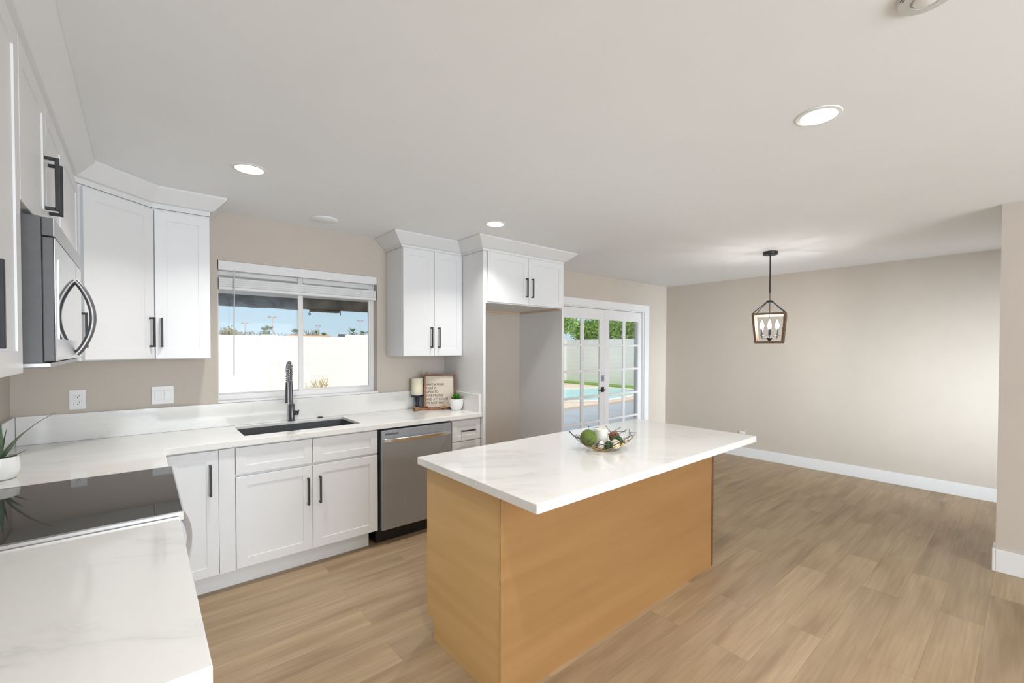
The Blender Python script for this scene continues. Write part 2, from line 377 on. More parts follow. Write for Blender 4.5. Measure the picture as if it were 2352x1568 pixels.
# ------------------------------------------------------------------ window over the sink
wn = empty_struct('window_1', (1.536, .09, WZ0))
def rect_frame(mb, x0, z0, x1, z1, y0, y1, wl, wr, wb, wt):
    mb.box(x0, y0, z0, x0 + wl, y1, z1); mb.box(x1 - wr, y0, z0, x1, y1, z1)
    mb.box(x0 + wl, y0, z0, x1 - wr, y1, z0 + wb); mb.box(x0 + wl, y0, z1 - wt, x1 - wr, y1, z1); return mb
rect_frame(MB(), WX0, WZ0, WX1, WZ1, .075, .138, .012, .03, .042, .06).build('window_frame', 'vinyl', wn, bevel=.002)
rect_frame(MB(), WX0 + .012, WZ0 + .042, 1.532, WZ1 - .06, .098, .126, .004, .02, .006, .03).build('sash', 'vinyl', wn, bevel=.002)
rect_frame(MB(), 1.499, WZ0 + .042, WX1 - .03, WZ1 - .06, .078, .098, .036, .014, .012, .04).build('sash', 'vinyl', wn, bevel=.002)
B(WX0 + .016, .110, WZ0 + .048, 1.512, .114, WZ1 - .09).build('pane', 'glass', wn)
B(1.535, .086, WZ0 + .054, WX1 - .044, .090, WZ1 - .1).build('pane', 'glass', wn)
sl = B(WX0 - .004, -.012, WZ0 - .012, WX1 + .004, .075, WZ0 + .004).build('window_sill', 'trim', wn, bevel=.003)

bl = thing('window_blind', 'white horizontal blind pulled up to the top of the kitchen window', 'blind', (1.536, .02, 2.096))
B(WX0 + .006, -.006, 2.028, WX1 - .004, .004, 2.094).build('valance', 'blind', bl, bevel=.002)
B(WX0 + .012, .006, 2.045, WX1 - .012, .058, 2.092).build('head_rail', 'blind', bl)
stack = MB()
for k in range(12):
    stack.box(WX0 + .01, .006 + .002 * (k % 3), 1.914 + k * .0052, WX1 - .008, .054, 1.9186 + k * .0052)
stack.build('slats', 'blind', bl)
B(WX0 + .01, .004, 1.892, WX1 - .008, .056, 1.913).build('bottom_rail', 'blind', bl, bevel=.003)
for x in (1.10, 1.536, 1.97):
    B(x - .0015, .004, 1.913, x + .0015, .0055, 2.045).build('ladder_cord', 'blind', bl)
MB().tube([(1.063, -.012, 2.035), (1.058, -.014, 1.6), (1.056, -.014, 1.275)], .004).build('wand', 'plasticgrey', bl, smooth=True)

# ------------------------------------------------------------------ french doors
tr = MB()
tr.box(DX0 - .115, -.018, 0, DX0, 0, DZ1 + .095); tr.box(DX1, -.018, 0, DX1 + .115, 0, DZ1 + .095); tr.box(DX0, -.018, DZ1, DX1, 0, DZ1 + .095)
struct('trim_1', tr, 'trim', bevel=.003)
jb = MB(); jb.box(DX0, 0, 0, DX0 + .018, .138, DZ1); jb.box(DX1 - .018, 0, 0, DX1, .138, DZ1); jb.box(DX0 + .018, 0, DZ1 - .012, DX1 - .018, .138, DZ1); jb.box(DX0 + .018, 0, 0, DX1 - .018, .138, .02)
struct('trim_2', jb, 'trim')
def french(name, x0, x1, gx0, gx1, label):
    d = empty_struct(name, ((x0 + x1) / 2, .05, .02))
    d['label'] = label
    gm = (gx0 + gx1) / 2
    zs = [(.19, .488), (.518, .822), (.853, 1.165), (1.195, 1.50), (1.530, 1.858)]
    xs = [x0, gx0, gm - .026, gm + .026, gx1, x1]; zz = [.024]
    for a, b in zs: zz += [a, b]
    zz.append(1.996)
    inside = lambda x, z: not ((gx0 < x < gm - .026 or gm + .026 < x < gx1) and any(a < z < b for a, b in zs))
    MB().slab(xs, zz, inside, .03, .056, 'y').build('door_leaf', 'trim', d, bevel=.004)
    B(gx0 - .004, .046, .186, gx1 + .004, .049, 1.866).build('pane', 'glass', d)
    return d
d1 = french('door_1', DX0 + .02, 5.2445, 4.472, 5.148, 'white french door leaf with black lever')
d2 = french('door_2', 5.2465, DX1 - .02, 5.348, 6.015, 'white french door leaf next to the far wall')
db = MB(); db.box(5.172, .016, 1.032, 5.226, .03, 1.112); db.box(5.192, .004, 1.055, 5.206, .016, 1.09); db.build('deadbolt', 'steelv', d1, bevel=.002)
lv = MB(); lv.box(5.172, .020, .885, 5.230, .030, .955); lv.tube([(5.2, .02, .92), (5.2, -.028, .92), (5.186, -.034, .92), (5.062, -.034, .922)], .008); lv.build('door_handle', 'black', d1, bevel=.001)
for z in (.3, 1.05, 1.78):
    MB().tube([(DX1 - .012, .024, z - .045), (DX1 - .012, .024, z + .045)], .007).build('hinge', 'trim', d2, smooth=True)

# ------------------------------------------------------------------ cabinet pieces
def frame_mat(o, u, n):
    u, n = V(u).normalized(), V(n).normalized(); mt = Matrix.Identity(4); v = V((0, 0, 1))
    for i, c in enumerate((u, v, n)):
        for j in range(3): mt[j][i] = c[j]
    mt.translation = o; return mt
def rect(u0, v0, u1, v1, w): return [(u0, v0, w), (u1, v0, w), (u1, v1, w), (u0, v1, w)]
def shaker(fm, u0, v0, u1, v1, t=.019, st=.058, rec=.0045):
    c = .0016; mb = MB()
    mb.rings([rect(u0, v0, u1, v1, 0), rect(u0, v0, u1, v1, t - c), rect(u0 + c, v0 + c, u1 - c, v1 - c, t),
              rect(u0 + st, v0 + st, u1 - st, v1 - st, t), rect(u0 + st + .001, v0 + st + .001, u1 - st - .001, v1 - st - .001, t - rec)], fm)
    return mb
def pull(fm, u, v0, v1, w, horiz=False, t=.019):
    """square bar pull; along v (or along u when horiz)"""
    mb = MB(); b = .0055; so = .034
    if horiz:
        mb.box(v0, u - b, t + so - .011, v1, u + b, t + so, fm)
        for q in (v0, v1 - .011): mb.box(q, u - b, t, q + .011, u + b, t + so - .011, fm)
    else:
        mb.box(u - b, v0, t + so - .011, u + b, v1, t + so, fm)
        for q in (v0, v1 - .011): mb.box(u - b, q, t, u + b, q + .011, t + so - .011, fm)
    return mb
def door(fm, par, u0, v0, u1, v1, handle=None, kind='door', st=.058, hz=False):
    d = shaker(fm, u0, v0, u1, v1, st=st).build(kind, 'cab', par)
    if handle:
        pull(fm, *handle, 0, hz).build('handle', 'black', d, bevel=.0012, seg=1)
    return d

XF = .323            # face of the wall cabinets on the side wall
YU = -.335           # face of the wall cabinets on the window wall
UB, UT = 1.406, 2.30
fL = lambda y: frame_mat((XF - .019, y, 0), (0, 1, 0), (1, 0, 0))
fB = lambda x, y: frame_mat((x, y + .019, 0), (1, 0, 0), (0, -1, 0))

# wall cabinets on the side wall (u runs away from the camera)
c = thing('wall_cabinet', 'white two-door wall cabinet on the side wall, between the camera and the microwave', 'cabinet', (.15, -2.53, UB))
B(.003, -3.0, UB, XF - .02, -2.064, UT + .012).build('carcass', 'cab', c, bevel=.001)
fm = fL(0)
door(fm, c, -2.998, UB + .003, -2.5325, UT, (-2.575, 1.475, 1.652))
door(fm, c, -2.5295, UB + .003, -2.066, UT, (-2.488, 1.475, 1.652))
c = thing('wall_cabinet', 'short white two-door cabinet above the microwave', 'cabinet', (.15, -1.57, 1.865))
B(.003, -2.062, 1.865, XF - .02, -1.201, UT + .012).build('carcass', 'cab', c, bevel=.001)
door(fm, c, -2.060, 1.868, -1.6215, UT, (-1.652, 1.935, 2.112))
door(fm, c, -1.6185, 1.868, -1.203, UT, (-1.566, 1.935, 2.112))
c = thing('wall_cabinet', 'white wall cabinet squeezed between the microwave and the corner wall cabinet', 'cabinet', (.15, -.9, UB))
B(.003, -1.199, UB, XF - .02, -.612, UT + .012).build('carcass', 'cab', c, bevel=.001)
door(fm, c, -1.197, UB + .003, -.616, UT, (-.65, 1.475, 1.652))
# diagonal corner cabinet
c = thing('corner_wall_cabinet', 'white diagonal corner wall cabinet with one door and black handle', 'cabinet', (.2, -.2, UB))
mb = MB(); e = .0135
pl = [(.003, -.003), (.003, -.609), (XF - .019, -.609), (.609 - .0, YU + .019), (.609, -.003)]
mb.rings([[(x, y, UB) for x, y in pl], [(x, y, UT + .012) for x, y in pl]]); mb.build('carcass', 'cab', c, bevel=.001)
p0, p1 = V((XF - .019, -.609, 0)), V((.609, YU + .019, 0)); uu = (p1 - p0); Ld = uu.length; nn = V((uu.y, -uu.x, 0))
fd = frame_mat(p0, uu, nn)
door(fd, c, .034, UB + .004, Ld - .006, UT, (Ld - .036, 1.478, 1.655))
c = thing('wall_cabinet', 'white single-door wall cabinet between the corner cabinet and the window', 'cabinet', (.75, -.15, UB))
B(.6115, YU + .02, UB, .892, -.003, UT + .012).build('carcass', 'cab', c, bevel=.001)
door(fB(0, YU), c, .622, UB + .003, .889, UT, (.652, 1.478, 1.655))
c = thing('wall_cabinet', 'white two-door wall cabinet between the window and the fridge alcove', 'cabinet', (2.48, -.15, UB))
B(2.193, YU + .02, UB, 2.772, -.003, UT + .02).build('carcass', 'cab', c, bevel=.001)
door(fB(0, YU), c, 2.196, UB + .003, 2.4845, 2.318, (2.452, 1.478, 1.656))
door(fB(0, YU), c, 2.4875, UB + .003, 2.768, 2.318, (2.524, 1.478, 1.656))
# fridge alcove
YF = -.68
for (xa, xb, lb) in ((2.774, 2.798, 'tall white side panel between the counter end and the empty fridge alcove'), (3.731, 3.756, 'tall white side panel between the empty fridge alcove and the french doors')):
    tag(B(xa, YF + .012, 0, xb, -.0006, 2.32).build('fridge_panel', 'cab', None, bevel=.001), lb, 'panel')
c = thing('wall_cabinet', 'white two-door cabinet bridging the top of the empty fridge alcove', 'cabinet', (3.26, -.33, 1.872))
B(2.799, YF + .02, 1.872, 3.730, -.003, 2.32).build('carcass', 'cab', c, bevel=.001)
nl = MB(); nl.box(2.80, -.022, 1.852, 3.729, -.004, 1.8715); nl.box(3.716, YF + .03, 1.857, 3.729, -.022, 1.8715); nl.build('nailer_strip', 'cabin', c)['label'] = 'unpainted wood strip'
door(fB(0, YF), c, 2.815, 1.882, 3.279, 2.318, (3.248, 1.948, 2.126))
door(fB(0, YF), c, 3.282, 1.882, 3.738, 2.318, (3.318, 1.948, 2.126))

# crown mouldings: profile swept along the cabinet tops
def crown(path, prof, name, label, cat='moulding'):
    path = [V((x, y, 0)) for x, y in path]; n = len(path); rings = []
    for i in range(n):
        def nrm(a, b): d = (b - a).normalized(); return V((d.y, -d.x, 0))
        if i == 0: o = nrm(path[0], path[1])
        elif i == n - 1: o = nrm(path[-2], path[-1])
        else:
            a, b = nrm(path[i - 1], path[i]), nrm(path[i], path[i + 1]); o = (a + b); o = o / o.dot(a)
        rings.append([path[i] + o * q + V((0, 0, z)) for q, z in prof])
    return tag(MB().rings(rings).build(name, 'cab', None), label, cat)
PR = [(-.03, UT + .014), (.004, UT + .014), (.004, UT + .042), (.020, UT + .047), (.085, CZ - .014), (.085, CZ - .001), (-.03, CZ - .001)]
PR2 = [(-.03, 2.322), (.006, 2.322), (.006, 2.342), (.020, 2.348), (.104, CZ - .012), (.104, CZ - .001), (-.03, CZ - .001)]
crown([(XF - .019, -3.0), (XF - .019, -.609), (.609, YU + .019), (.892, YU + .019), (.892, -.002)], PR, 'crown_moulding', 'white angled crown moulding over the cabinets of the microwave wall and corner')
crown([(2.193, -.002), (2.193, YU + .019), (2.774, YU + .019), (2.774, YF + .019), (3.756, YF + .019), (3.756, -.002)], PR2, 'crown_moulding', 'white angled crown moulding over the fridge alcove and neighbouring wall cabinet')

# base cabinets along the window wall
YD = -.63; TK = .118; BT = .875
c = thing('base_cabinet', 'white corner base cabinet with one door beside the oven', 'cabinet', (.5, -.3, 0))
mb = MB(); mb.box(.003, YD + .02, TK, .9735, -.003, BT); mb.box(.003, YD + .075, 0, .66, -.1, TK)
mb.build('carcass', 'cab', c, bevel=.001)
door(fB(0, YD), c, .645, TK + .004, .894, .866, (.854, .603, .787))
B(.896, YD + .001, TK + .004, .976, YD + .019, .868).build('filler_strip', 'cab', c)
c = thing('sink_base_cabinet', 'white base cabinet under the sink with two doors and two false drawer fronts', 'cabinet', (1.41, -.3, 0))
mb = MB(); mb.box(.974, YD + .02, TK, 1.03, -.003, BT); mb.box(1.80, YD + .02, TK, 1.858, -.003, BT); mb.box(1.03, YD + .02, TK, 1.80, YD + .04, BT); mb.box(1.03, YD + .04, TK, 1.80, -.003, TK + .02)
mb.box(.661, YD + .075, 0, 1.815, -.1, TK - .0005); mb.build('carcass', 'cab', c, bevel=.001)
door(fB(0, YD), c, .980, TK + .006, 1.4105, .686, (1.382, .43, .610))
door(fB(0, YD), c, 1.4135, TK + .006, 1.855, .686, (1.455, .43, .610))
door(fB(0, YD), c, .979, .702, 1.4105, .866, None, 'drawer_front', st=.05)
door(fB(0, YD), c, 1.4135, .702, 1.855, .866, None, 'drawer_front', st=.05)
c = thing('base_cabinet', 'narrow white drawer cabinet between the dishwasher and the fridge alcove', 'cabinet', (2.63, -.3, 0))
mb = MB(); mb.box(2.483, YD + .02, TK, 2.772, -.003, BT); mb.box(2.483, YD + .075, 0, 2.772, -.1, TK); mb.build('carcass', 'cab', c, bevel=.001)
for (a, b_) in ((.69, .862), (.408, .683), (TK + .006, .401)):
    door(fB(0, YD), c, 2.487, a, 2.769, b_, ((a + b_) / 2, 2.574, 2.702), 'drawer', st=.045, hz=True)
# cabinets on the side wall under the counters
c = thing('base_cabinet', 'white base cabinet under the counter between the oven and the corner', 'cabinet', (.3, -.9, 0))
B(.003, -1.17, TK, .60, -.634, BT).build('carcass', 'cab', c); B(.003, -1.17, 0, .55, -.634, TK).build('toe_kick', 'cab', c)
door(frame_mat((.601, 0, 0), (0, 1, 0), (1, 0, 0)), c, -1.167, TK + .004, -.70, .866, None)
c = thing('base_cabinet', 'white base cabinet under the veined countertop nearest the camera', 'cabinet', (.3, -2.4, 0))
B(.003, -2.86, TK, .60, -1.958, BT).build('carcass', 'cab', c); B(.003, -2.86, 0, .55, -1.958, TK).build('toe_kick', 'cab', c)
fm = frame_mat((.601, 0, 0), (0, 1, 0), (1, 0, 0))
door(fm, c, -2.857, TK + .004, -2.411, .866, (-2.44, .6, .78)); door(fm, c, -2.408, TK + .004, -1.96, .866, (-2.38, .6, .78))

# ------------------------------------------------------------------ countertops
CB = CT - .038
SX0, SX1, SY0, SY1 = 1.045, 1.782, -.505, -.083
c = thing('countertop', 'white quartz L-shaped countertop running under the window with sink cutout', 'countertop', (1.4, -.3, CB))
ins = lambda x, y: (y > -.648 or x < .648) and not (SX0 < x < SX1 and SY0 < y < SY1)
wt = MB().slab([.001, .648, SX0, SX1, 2.7735], [-1.175, -.648, SY0, SY1, -.001], ins, CB, CT)
wt.build('worktop', 'quartz', c, bevel=.003)
tag(B(.021, -.021, CT + .0005, 2.752, -.001, 1.079).build('backsplash', 'quartz', None, bevel=.0015), 'long low quartz backsplash strip under the window', 'backsplash')
tag(B(.001, -1.175, CT + .0005, .020, -.001, 1.079).build('backsplash', 'quartz', None, bevel=.0015), 'low quartz backsplash strip on the side wall behind the aloe pot', 'backsplash')
tag(B(2.7525, -.63, CT + .0005, 2.7735, -.001, 1.072).build('backsplash', 'quartz', None, bevel=.0015), 'short quartz backsplash strip against the tall fridge panel', 'backsplash')
c = thing('countertop', 'white quartz countertop with grey veins on the camera side of the cooktop', 'countertop', (.3, -2.4, CB))
B(.001, -2.884, CB, .648, -1.955, CT).build('worktop', 'quartz', c, bevel=.003)
tag(B(.001, -2.884, CT + .0005, .020, -1.955, 1.079).build('backsplash', 'quartz', None, bevel=.0015), 'low quartz backsplash strip beside the countertop nearest the camera', 'backsplash')

# sink, faucet, air switch
c = thing('kitchen_sink', 'charcoal rectangular undermount sink below the window', 'sink', (1.41, -.29, .70))
g = -.0055
mb = MB(); x0, x1, y0, y1 = SX0 - g, SX1 + g, SY0 - g, SY1 + g; zt, zb = CT - .019, .69
def rr(x0, y0, x1, y1, z, r, n=5):
    out = []
    for cx, cy, a0 in ((x1 - r, y1 - r, 0), (x0 + r, y1 - r, 90), (x0 + r, y0 + r, 180), (x1 - r, y0 + r, 270)):
        for k in range(n + 1):
            a = math.radians(a0 + 90 * k / n); out.append((cx + r * math.cos(a), cy + r * math.sin(a), z))
    return out
mb.rings([rr(x0 - .004, y0 - .004, x1 + .004, y1 + .004, zb - .006, .02), rr(x0 - .004, y0 - .004, x1 + .004, y1 + .004, zt, .02), rr(x0, y0, x1, y1, zt, .014), rr(x0 + .004, y0 + .004, x1 - .004, y1 - .004, zb + .03, .02), rr(x0 + .03, y0 + .03, x1 - .03, y1 - .03, zb, .03)])
mb.build('basin', 'sink', c, smooth=True, sharp=50)
MB().lathe([(.045, 0), (.045, .003), (.03, .004), (.028, .001)], (1.41, -.29, zb), 24).build('drain', 'steelbright', c, smooth=True)

FX, FY = 1.418, -.052
c = thing('faucet', 'dark grey spring pull-down faucet in front of the kitchen window', 'faucet', (FX, FY, CT))
MB().lathe([(.026, 0), (.026, .008), (.0215, .012), (.0215, .125), (.018, .130)], (FX, FY, CT), 28).build('base', 'faucet', c, smooth=True)
hb = MB(); hb.tube([(FX + .012, FY - .006, CT + .062), (FX + .034, FY - .030, CT + .060)], .0175, 24); hb.tube([(FX + .034, FY - .030, CT + .062), (FX + .040, FY - .05, CT + .085)], .004, 8)
hb.build('handle', 'faucet', c, smooth=True)
MB().tube([(FX, FY, CT + .128), (FX - .004, FY, CT + .30)], .011, 14).build('riser', 'faucet', c, smooth=True)
arc = [(FX - .004, FY, CT + .30)]
for k in range(0, 13):
    a = PI * k / 12; arc.append((FX - .004 - .35 * .075 * (1 - math.cos(a)), FY - .937 * .075 * (1 - math.cos(a)), CT + .36 + .085 * math.sin(a)))
HX, HY = FX - .004 - .35 * .15, FY - .937 * .15
arc.append((HX, HY, CT + .30))
MB().tube(arc, .008, 10).build('hose', 'faucet', c, smooth=True)
# coil spring round the hose
def resample(pts, n):
    pts = [V(p) for p in pts]; L = [0]
    for a, b in zip(pts, pts[1:]): L.append(L[-1] + (b - a).length)
    out = []
    for i in range(n):
        s = L[-1] * i / (n - 1); k = max(j for j in range(len(L) - 1) if L[j] <= s + 1e-9)
        out.append(pts[k].lerp(pts[k + 1], (s - L[k]) / max(1e-9, L[k + 1] - L[k])))
    return out
turns = 26; ns = turns * 10; rs = resample(arc, ns); coil = []
for i, p in enumerate(rs):
    d = (rs[min(i + 1, ns - 1)] - rs[max(i - 1, 0)]).normalized(); sx = V((1, 0, 0)); sy = d.cross(sx).normalized(); a = 2 * PI * turns * i / ns
    coil.append(p + (sx * math.cos(a) + sy * math.sin(a)) * .0145)
MB().tube(coil, .0026, 6).build('spring', 'fauspring', c, smooth=True)
hd = MB(); hd.tube([(HX, HY, CT + .31), (HX, HY, CT + .25), (HX, HY, CT + .175), (HX, HY, CT + .155)], [.014, .017, .018, .020], 18)
hd.build('spray_head', 'faucet', c, smooth=True)
MB().bar((FX - .004, FY, CT + .147), (HX, HY, CT + .165), .018, .014).build('holder_arm', 'faucet', c, bevel=.002)
tag(MB().lathe([(.021, 0), (.021, .004), (.017, .007), (.016, .010), (.001, .010)], (1.625, -.047, CT), 28).build('sink_button', 'black', None, smooth=True), 'small round black push button on the counter behind the sink', 'button')

# ------------------------------------------------------------------ dishwasher
c = thing('dishwasher', 'stainless steel dishwasher between the sink cabinet and narrow drawers', 'dishwasher', (2.17, -.3, 0))
B(1.866, -.60, .10, 2.474, -.02, .868).build('tub', 'darkgap', c)
B(1.866, -.56, .004, 2.474, -.1, .098).build('toe_kick', 'darkgap', c)
mb = MB(); mb.box(1.880, -.645, .115, 2.472, -.602, .862); dwd = mb.build('door', 'steelv', c, bevel=.004)
hp = []
for k in range(17):
    q = k / 16; hp.append((1.892 + .57 * q, -.658 - .036 * (1 - (2 * q - 1) ** 2) ** .6 if 0 < k < 16 else -.648, .787))
hb = MB(); rings = []
for p in hp: rings.append([(p[0], p[1] - .006, p[2] - .014), (p[0], p[1] - .006, p[2] + .014), (p[0], p[1] + .006, p[2] + .014), (p[0], p[1] + .006, p[2] - .014)])
hb.rings(rings); hb.build('handle', 'steelbright', dwd, smooth=True, sharp=50, bevel=.003)
B(1.905, -.6458, .825, 2.01, -.6448, .838).build('control_strip', 'microside', dwd)

# ------------------------------------------------------------------ range
RY0, RY1 = -1.950, -1.180
c = thing('range', 'stainless steel range with black glass cooktop between the two countertops', 'range', (.33, -1.565, 0))
B(.03, RY0 + .004, .03, .615, RY1 - .004, .895).build('body', 'steel', c)
rect_frame_z = MB().slab([.02, .034, .655, .661], [RY0, RY0 + .014, RY1 - .006, RY1], lambda x, y: not (.034 < x < .655 and RY0 + .014 < y < RY1 - .006), .897, .926)
rect_frame_z.build('cooktop_rim', 'steelbright', c, bevel=.002)
ck = B(.034, RY0 + .014, .905, .655, RY1 - .006, .925).build('cooktop', 'blackglass', c)
B(.616, RY0 + .006, .80, .650, RY1 - .006, .896).build('control_panel', 'steel', c, bevel=.003)
od = B(.616, RY0 + .008, .17, .652, RY1 - .008, .795).build('oven_door', 'steel', c, bevel=.004)
B(.6525, RY0 + .12, .30, .6535, RY1 - .12, .62).build('window', 'blackglass', od)
hp = []
for k in range(21):
    q = k / 20; hp.append((.664 + .030 * (1 - (2 * q - 1) ** 2), RY0 + .03 + (RY1 - RY0 - .06) * q, .745))
rings = [[(p[0] - .008, p[1], p[2] - .013), (p[0] + .008, p[1], p[2] - .013), (p[0] + .008, p[1], p[2] + .013), (p[0] - .008, p[1], p[2] + .013)] for p in hp]
hb = MB().rings(rings)
for q in (hp[0], hp[-1]): hb.box(.653, q[1] - .012, .735, q[0], q[1] + .012, .755)
hb.build('handle', 'steelbright', od, smooth=True, sharp=50)
B(.616, RY0 + .008, .035, .646, RY1 - .008, .163).build('drawer', 'steel', c, bevel=.004)
B(.6505, -1.75, .83, .6515, -1.38, .872).build('touch_panel', 'blackglass', c)

# ------------------------------------------------------------------ microwave
MY0, MY1, MZ0, MZ1, MXF = -1.945, -1.195, 1.432, 1.855, .372
c = thing('microwave', 'stainless over-the-range microwave with curved handle under the short cabinet', 'microwave', (.18, -1.57, MZ0))
B(.003, MY0, MZ0, .345, MY1, MZ1).build('body', 'microside', c, bevel=.002)
B(.02, MY0 + .01, MZ0 - .014, .36, MY1 - .01, MZ0).build('bottom_plate', 'steel', c, bevel=.002)
B(.3455, MY0 + .001, 1.80, MXF - .003, MY1 - .001, MZ1 - .002).build('vent_grille', 'microside', c, bevel=.002)
B(MXF - .003, MY0 + .001, 1.80, MXF - .001, MY1 - .001, MZ1 - .002).build('vent_trim', 'steel', c)
md = MB(); md.box(.3455, MY0 + .002, MZ0 + .004, MXF - .003, -1.405, 1.797); mdo = md.build('door', 'microside', c, bevel=.003)
B(MXF - .003, MY0 + .003, MZ0 + .005, MXF, -1.406, 1.796).build('door_face', 'steelbright', mdo, bevel=.001)
B(MXF, MY0 + .06, MZ0 + .07, MXF + .0015, -1.41, 1.74).build('window', 'mirrorglass', mdo)
B(.3455, -1.402, MZ0 + .004, MXF, MY1 - .002, 1.797).build('control_panel', 'mirrorglass', c, bevel=.002)
hp = []
for k in range(25):
    q = k / 24; hp.append((MXF + .002 + .046 * math.sin(PI * q) ** .8, -1.44, 1.452 + .275 * q))
rings = []
for i, p in enumerate(hp):
    d = (V(hp[min(i + 1, 24)]) - V(hp[max(i - 1, 0)])).normalized(); n = d.cross(V((0, 1, 0))).normalized(); p = V(p); y = V((0, 1, 0))
    rings.append([p + n * .010 * math.cos(t * PI / 6) + y * .015 * math.sin(t * PI / 6) for t in range(12)])
MB().rings(rings).build('handle', 'steeldark', mdo, smooth=True, sharp=70)

# ------------------------------------------------------------------ island
IX0, IX1, IY0, IY1 = 1.6189, 3.5175, -1.731, -2.6593
BX0, BX1, BY0, BY1 = 1.653, 3.459, -1.765, -2.396
c = thing('kitchen_island', 'honey-coloured wooden kitchen island under a white quartz top', 'island', (2.55, -2.1, 0))
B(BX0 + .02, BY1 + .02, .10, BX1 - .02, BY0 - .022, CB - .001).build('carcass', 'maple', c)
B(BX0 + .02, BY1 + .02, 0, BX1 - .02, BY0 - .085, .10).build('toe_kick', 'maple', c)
def endpanel(x0, x1):
    pts = [(BY1, 0), (BY0 - .075, 0), (BY0 - .075, .10), (BY0 - .02, .10), (BY0 - .02, CB - .001), (BY1, CB - .001)]
    mb = MB(); mb.rings([[(x0, y, z) for y, z in pts], [(x1, y, z) for y, z in pts]]); return mb
endpanel(BX0, BX0 + .019).build('end_panel', 'maplelit', c, bevel=.001)['label'] = 'maple end panel with side light in its colour'
endpanel(BX1 - .019, BX1).build('end_panel', 'maplelit', c, bevel=.001)
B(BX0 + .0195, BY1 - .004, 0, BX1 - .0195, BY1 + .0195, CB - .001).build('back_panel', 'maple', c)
B(BX0 - .003, BY1 - .007, 0, BX0 + .019, BY1 - .0005, CB - .001).build('corner_strip', 'maple', c, bevel=.002)
B(BX1 - .019, BY1 - .007, 0, BX1 + .003, BY1 - .0005, CB - .001).build('corner_strip', 'walnut', c, bevel=.002)
fi = frame_mat((0, BY0 - .0205, 0), (-1, 0, 0), (0, 1, 0))
n = 4; wd = (BX1 - BX0) / n
for k in range(n):
    u0 = -BX1 + wd * k + .002; u1 = u0 + wd - .004
    d = shaker(fi, u0, .105, u1, .70).build('door', 'maplelit', c); pull(fi, (u1 - .035 if k % 2 == 0 else u0 + .035), .52, .69, 0).build('handle', 'black', d)
    d = shaker(fi, u0, .705, u1, .868, st=.045).build('drawer', 'maplelit', c); pull(fi, .786, (u0 + u1) / 2 - .08, (u0 + u1) / 2 + .08, 0, True).build('handle', 'black', d)
tag(B(IX0, IY1, CB, IX1, IY0, CT).build('island_countertop', 'quartz', None, bevel=.003), 'white quartz slab on top of the wooden island', 'countertop')

# ------------------------------------------------------------------ outlets and switches
def outlet(loc, rotz, label, group=None):
    c = thing('wall_outlet', label, 'outlet', loc)
    mtx = Matrix.Translation(loc) @ Matrix.Rotation(rotz, 4, 'Z')
    MB().box(-.036, -.006, -.059, .036, 0, .059, mtx).build('plate', 'plastic', c, bevel=.002)
    for z in (.0205, -.0205):
        s = MB().box(-.017, -.0085, z - .017, .017, -.006, z + .017, mtx).build('socket', 'plastic', c, bevel=.001)
        k = MB(); k.box(-.008, -.0092, z - .002, -.006, -.0085, z + .008, mtx); k.box(.006, -.0092, z - .002, .008, -.0085, z + .008, mtx); k.tube([mtx @ V((0, -.0085, z - .009)), mtx @ V((0, -.0092, z - .009))], .0028, 8)
        k.build('slot', 'slot', s)
    return c
outlet((.267, -.0005, 1.160), 0, 'white power outlet on the wall under the corner wall cabinet')
outlet((XR - .0005, -1.19, .285), -PI / 2, 'white power outlet low on the far beige wall, peeking over the island top')
c = thing('light_switch', 'white double rocker switch on the wall beside the window', 'switch', (.661, -.0005, 1.160))
B(.604, -.0065, 1.101, .718, -.0005, 1.219).build('plate', 'plastic', c, bevel=.002)
for x in (.638, .684):
    B(x - .0165, -.0105, 1.127, x + .0165, -.0065, 1.193).build('rocker', 'plastic', c, bevel=.002)

# ------------------------------------------------------------------ ceiling fixtures
def downlight(x, y, label):
    c = thing('ceiling_light', label, 'ceiling light', (x, y, CZ), 'recessed ceiling lights')
    MB().lathe([(.064, -.001), (.066, -.006), (.080, -.004), (.083, -.0005)], (x, y, CZ), 40, cap0=False, cap1=False).build('trim_ring', 'plastic', c, smooth=True)
    MB().lathe([(.001, -.003), (.0645, -.003)], (x, y, CZ), 40, cap0=False, cap1=False).build('diffuser', 'led', c)
    lamp(c, x, y)
    return c
def lamp(par, x, y):
    l = bpy.data.lights.new('led_lamp', 'AREA'); l.shape = 'DISK'; l.size = .125; l.energy = LED; l.spread = math.radians(121); l.color = LEDC
    o = bpy.data.objects.new('led_lamp', l); COL.objects.link(o); o.parent = par; o.location = (0, 0, -.009)
l0 = downlight(.998, -1.044, 'lit round recessed ceiling light above the sink counter')
for (x, y, lb) in ((2.602, -1.072, 'lit round recessed ceiling light before the fridge alcove'), (2.640, -3.243, 'lit round recessed ceiling light over the open floor, nearest the camera')):
    q = copy_tree(l0, None, (x - .998, y + 1.044, 0)); q['label'] = lb
q = copy_tree(l0, None, (0.2, -2.2, 0)); q['label'] = 'lit round recessed ceiling light above the range, outside the frame'
tag(MB().lathe([(.092, -.0005), (.092, -.005), (.086, -.009), (.001, -.011)], (1.588, -.320, CZ), 40).build('ceiling_speaker', 'ceiling', None, smooth=True), 'flat unlit white disc on the ceiling above the window', 'ceiling disc')
c = thing('smoke_detector', 'round white smoke detector on the ceiling cut by the top of the photo', 'smoke detector', (2.148, -3.638, CZ))
MB().lathe([(.066, -.0005), (.066, -.006), (.061, -.012), (.036, -.014), (.034, -.010), (.031, -.010)], (2.148, -3.638, CZ), 48).build('housing', 'plasticgrey', c, smooth=True)
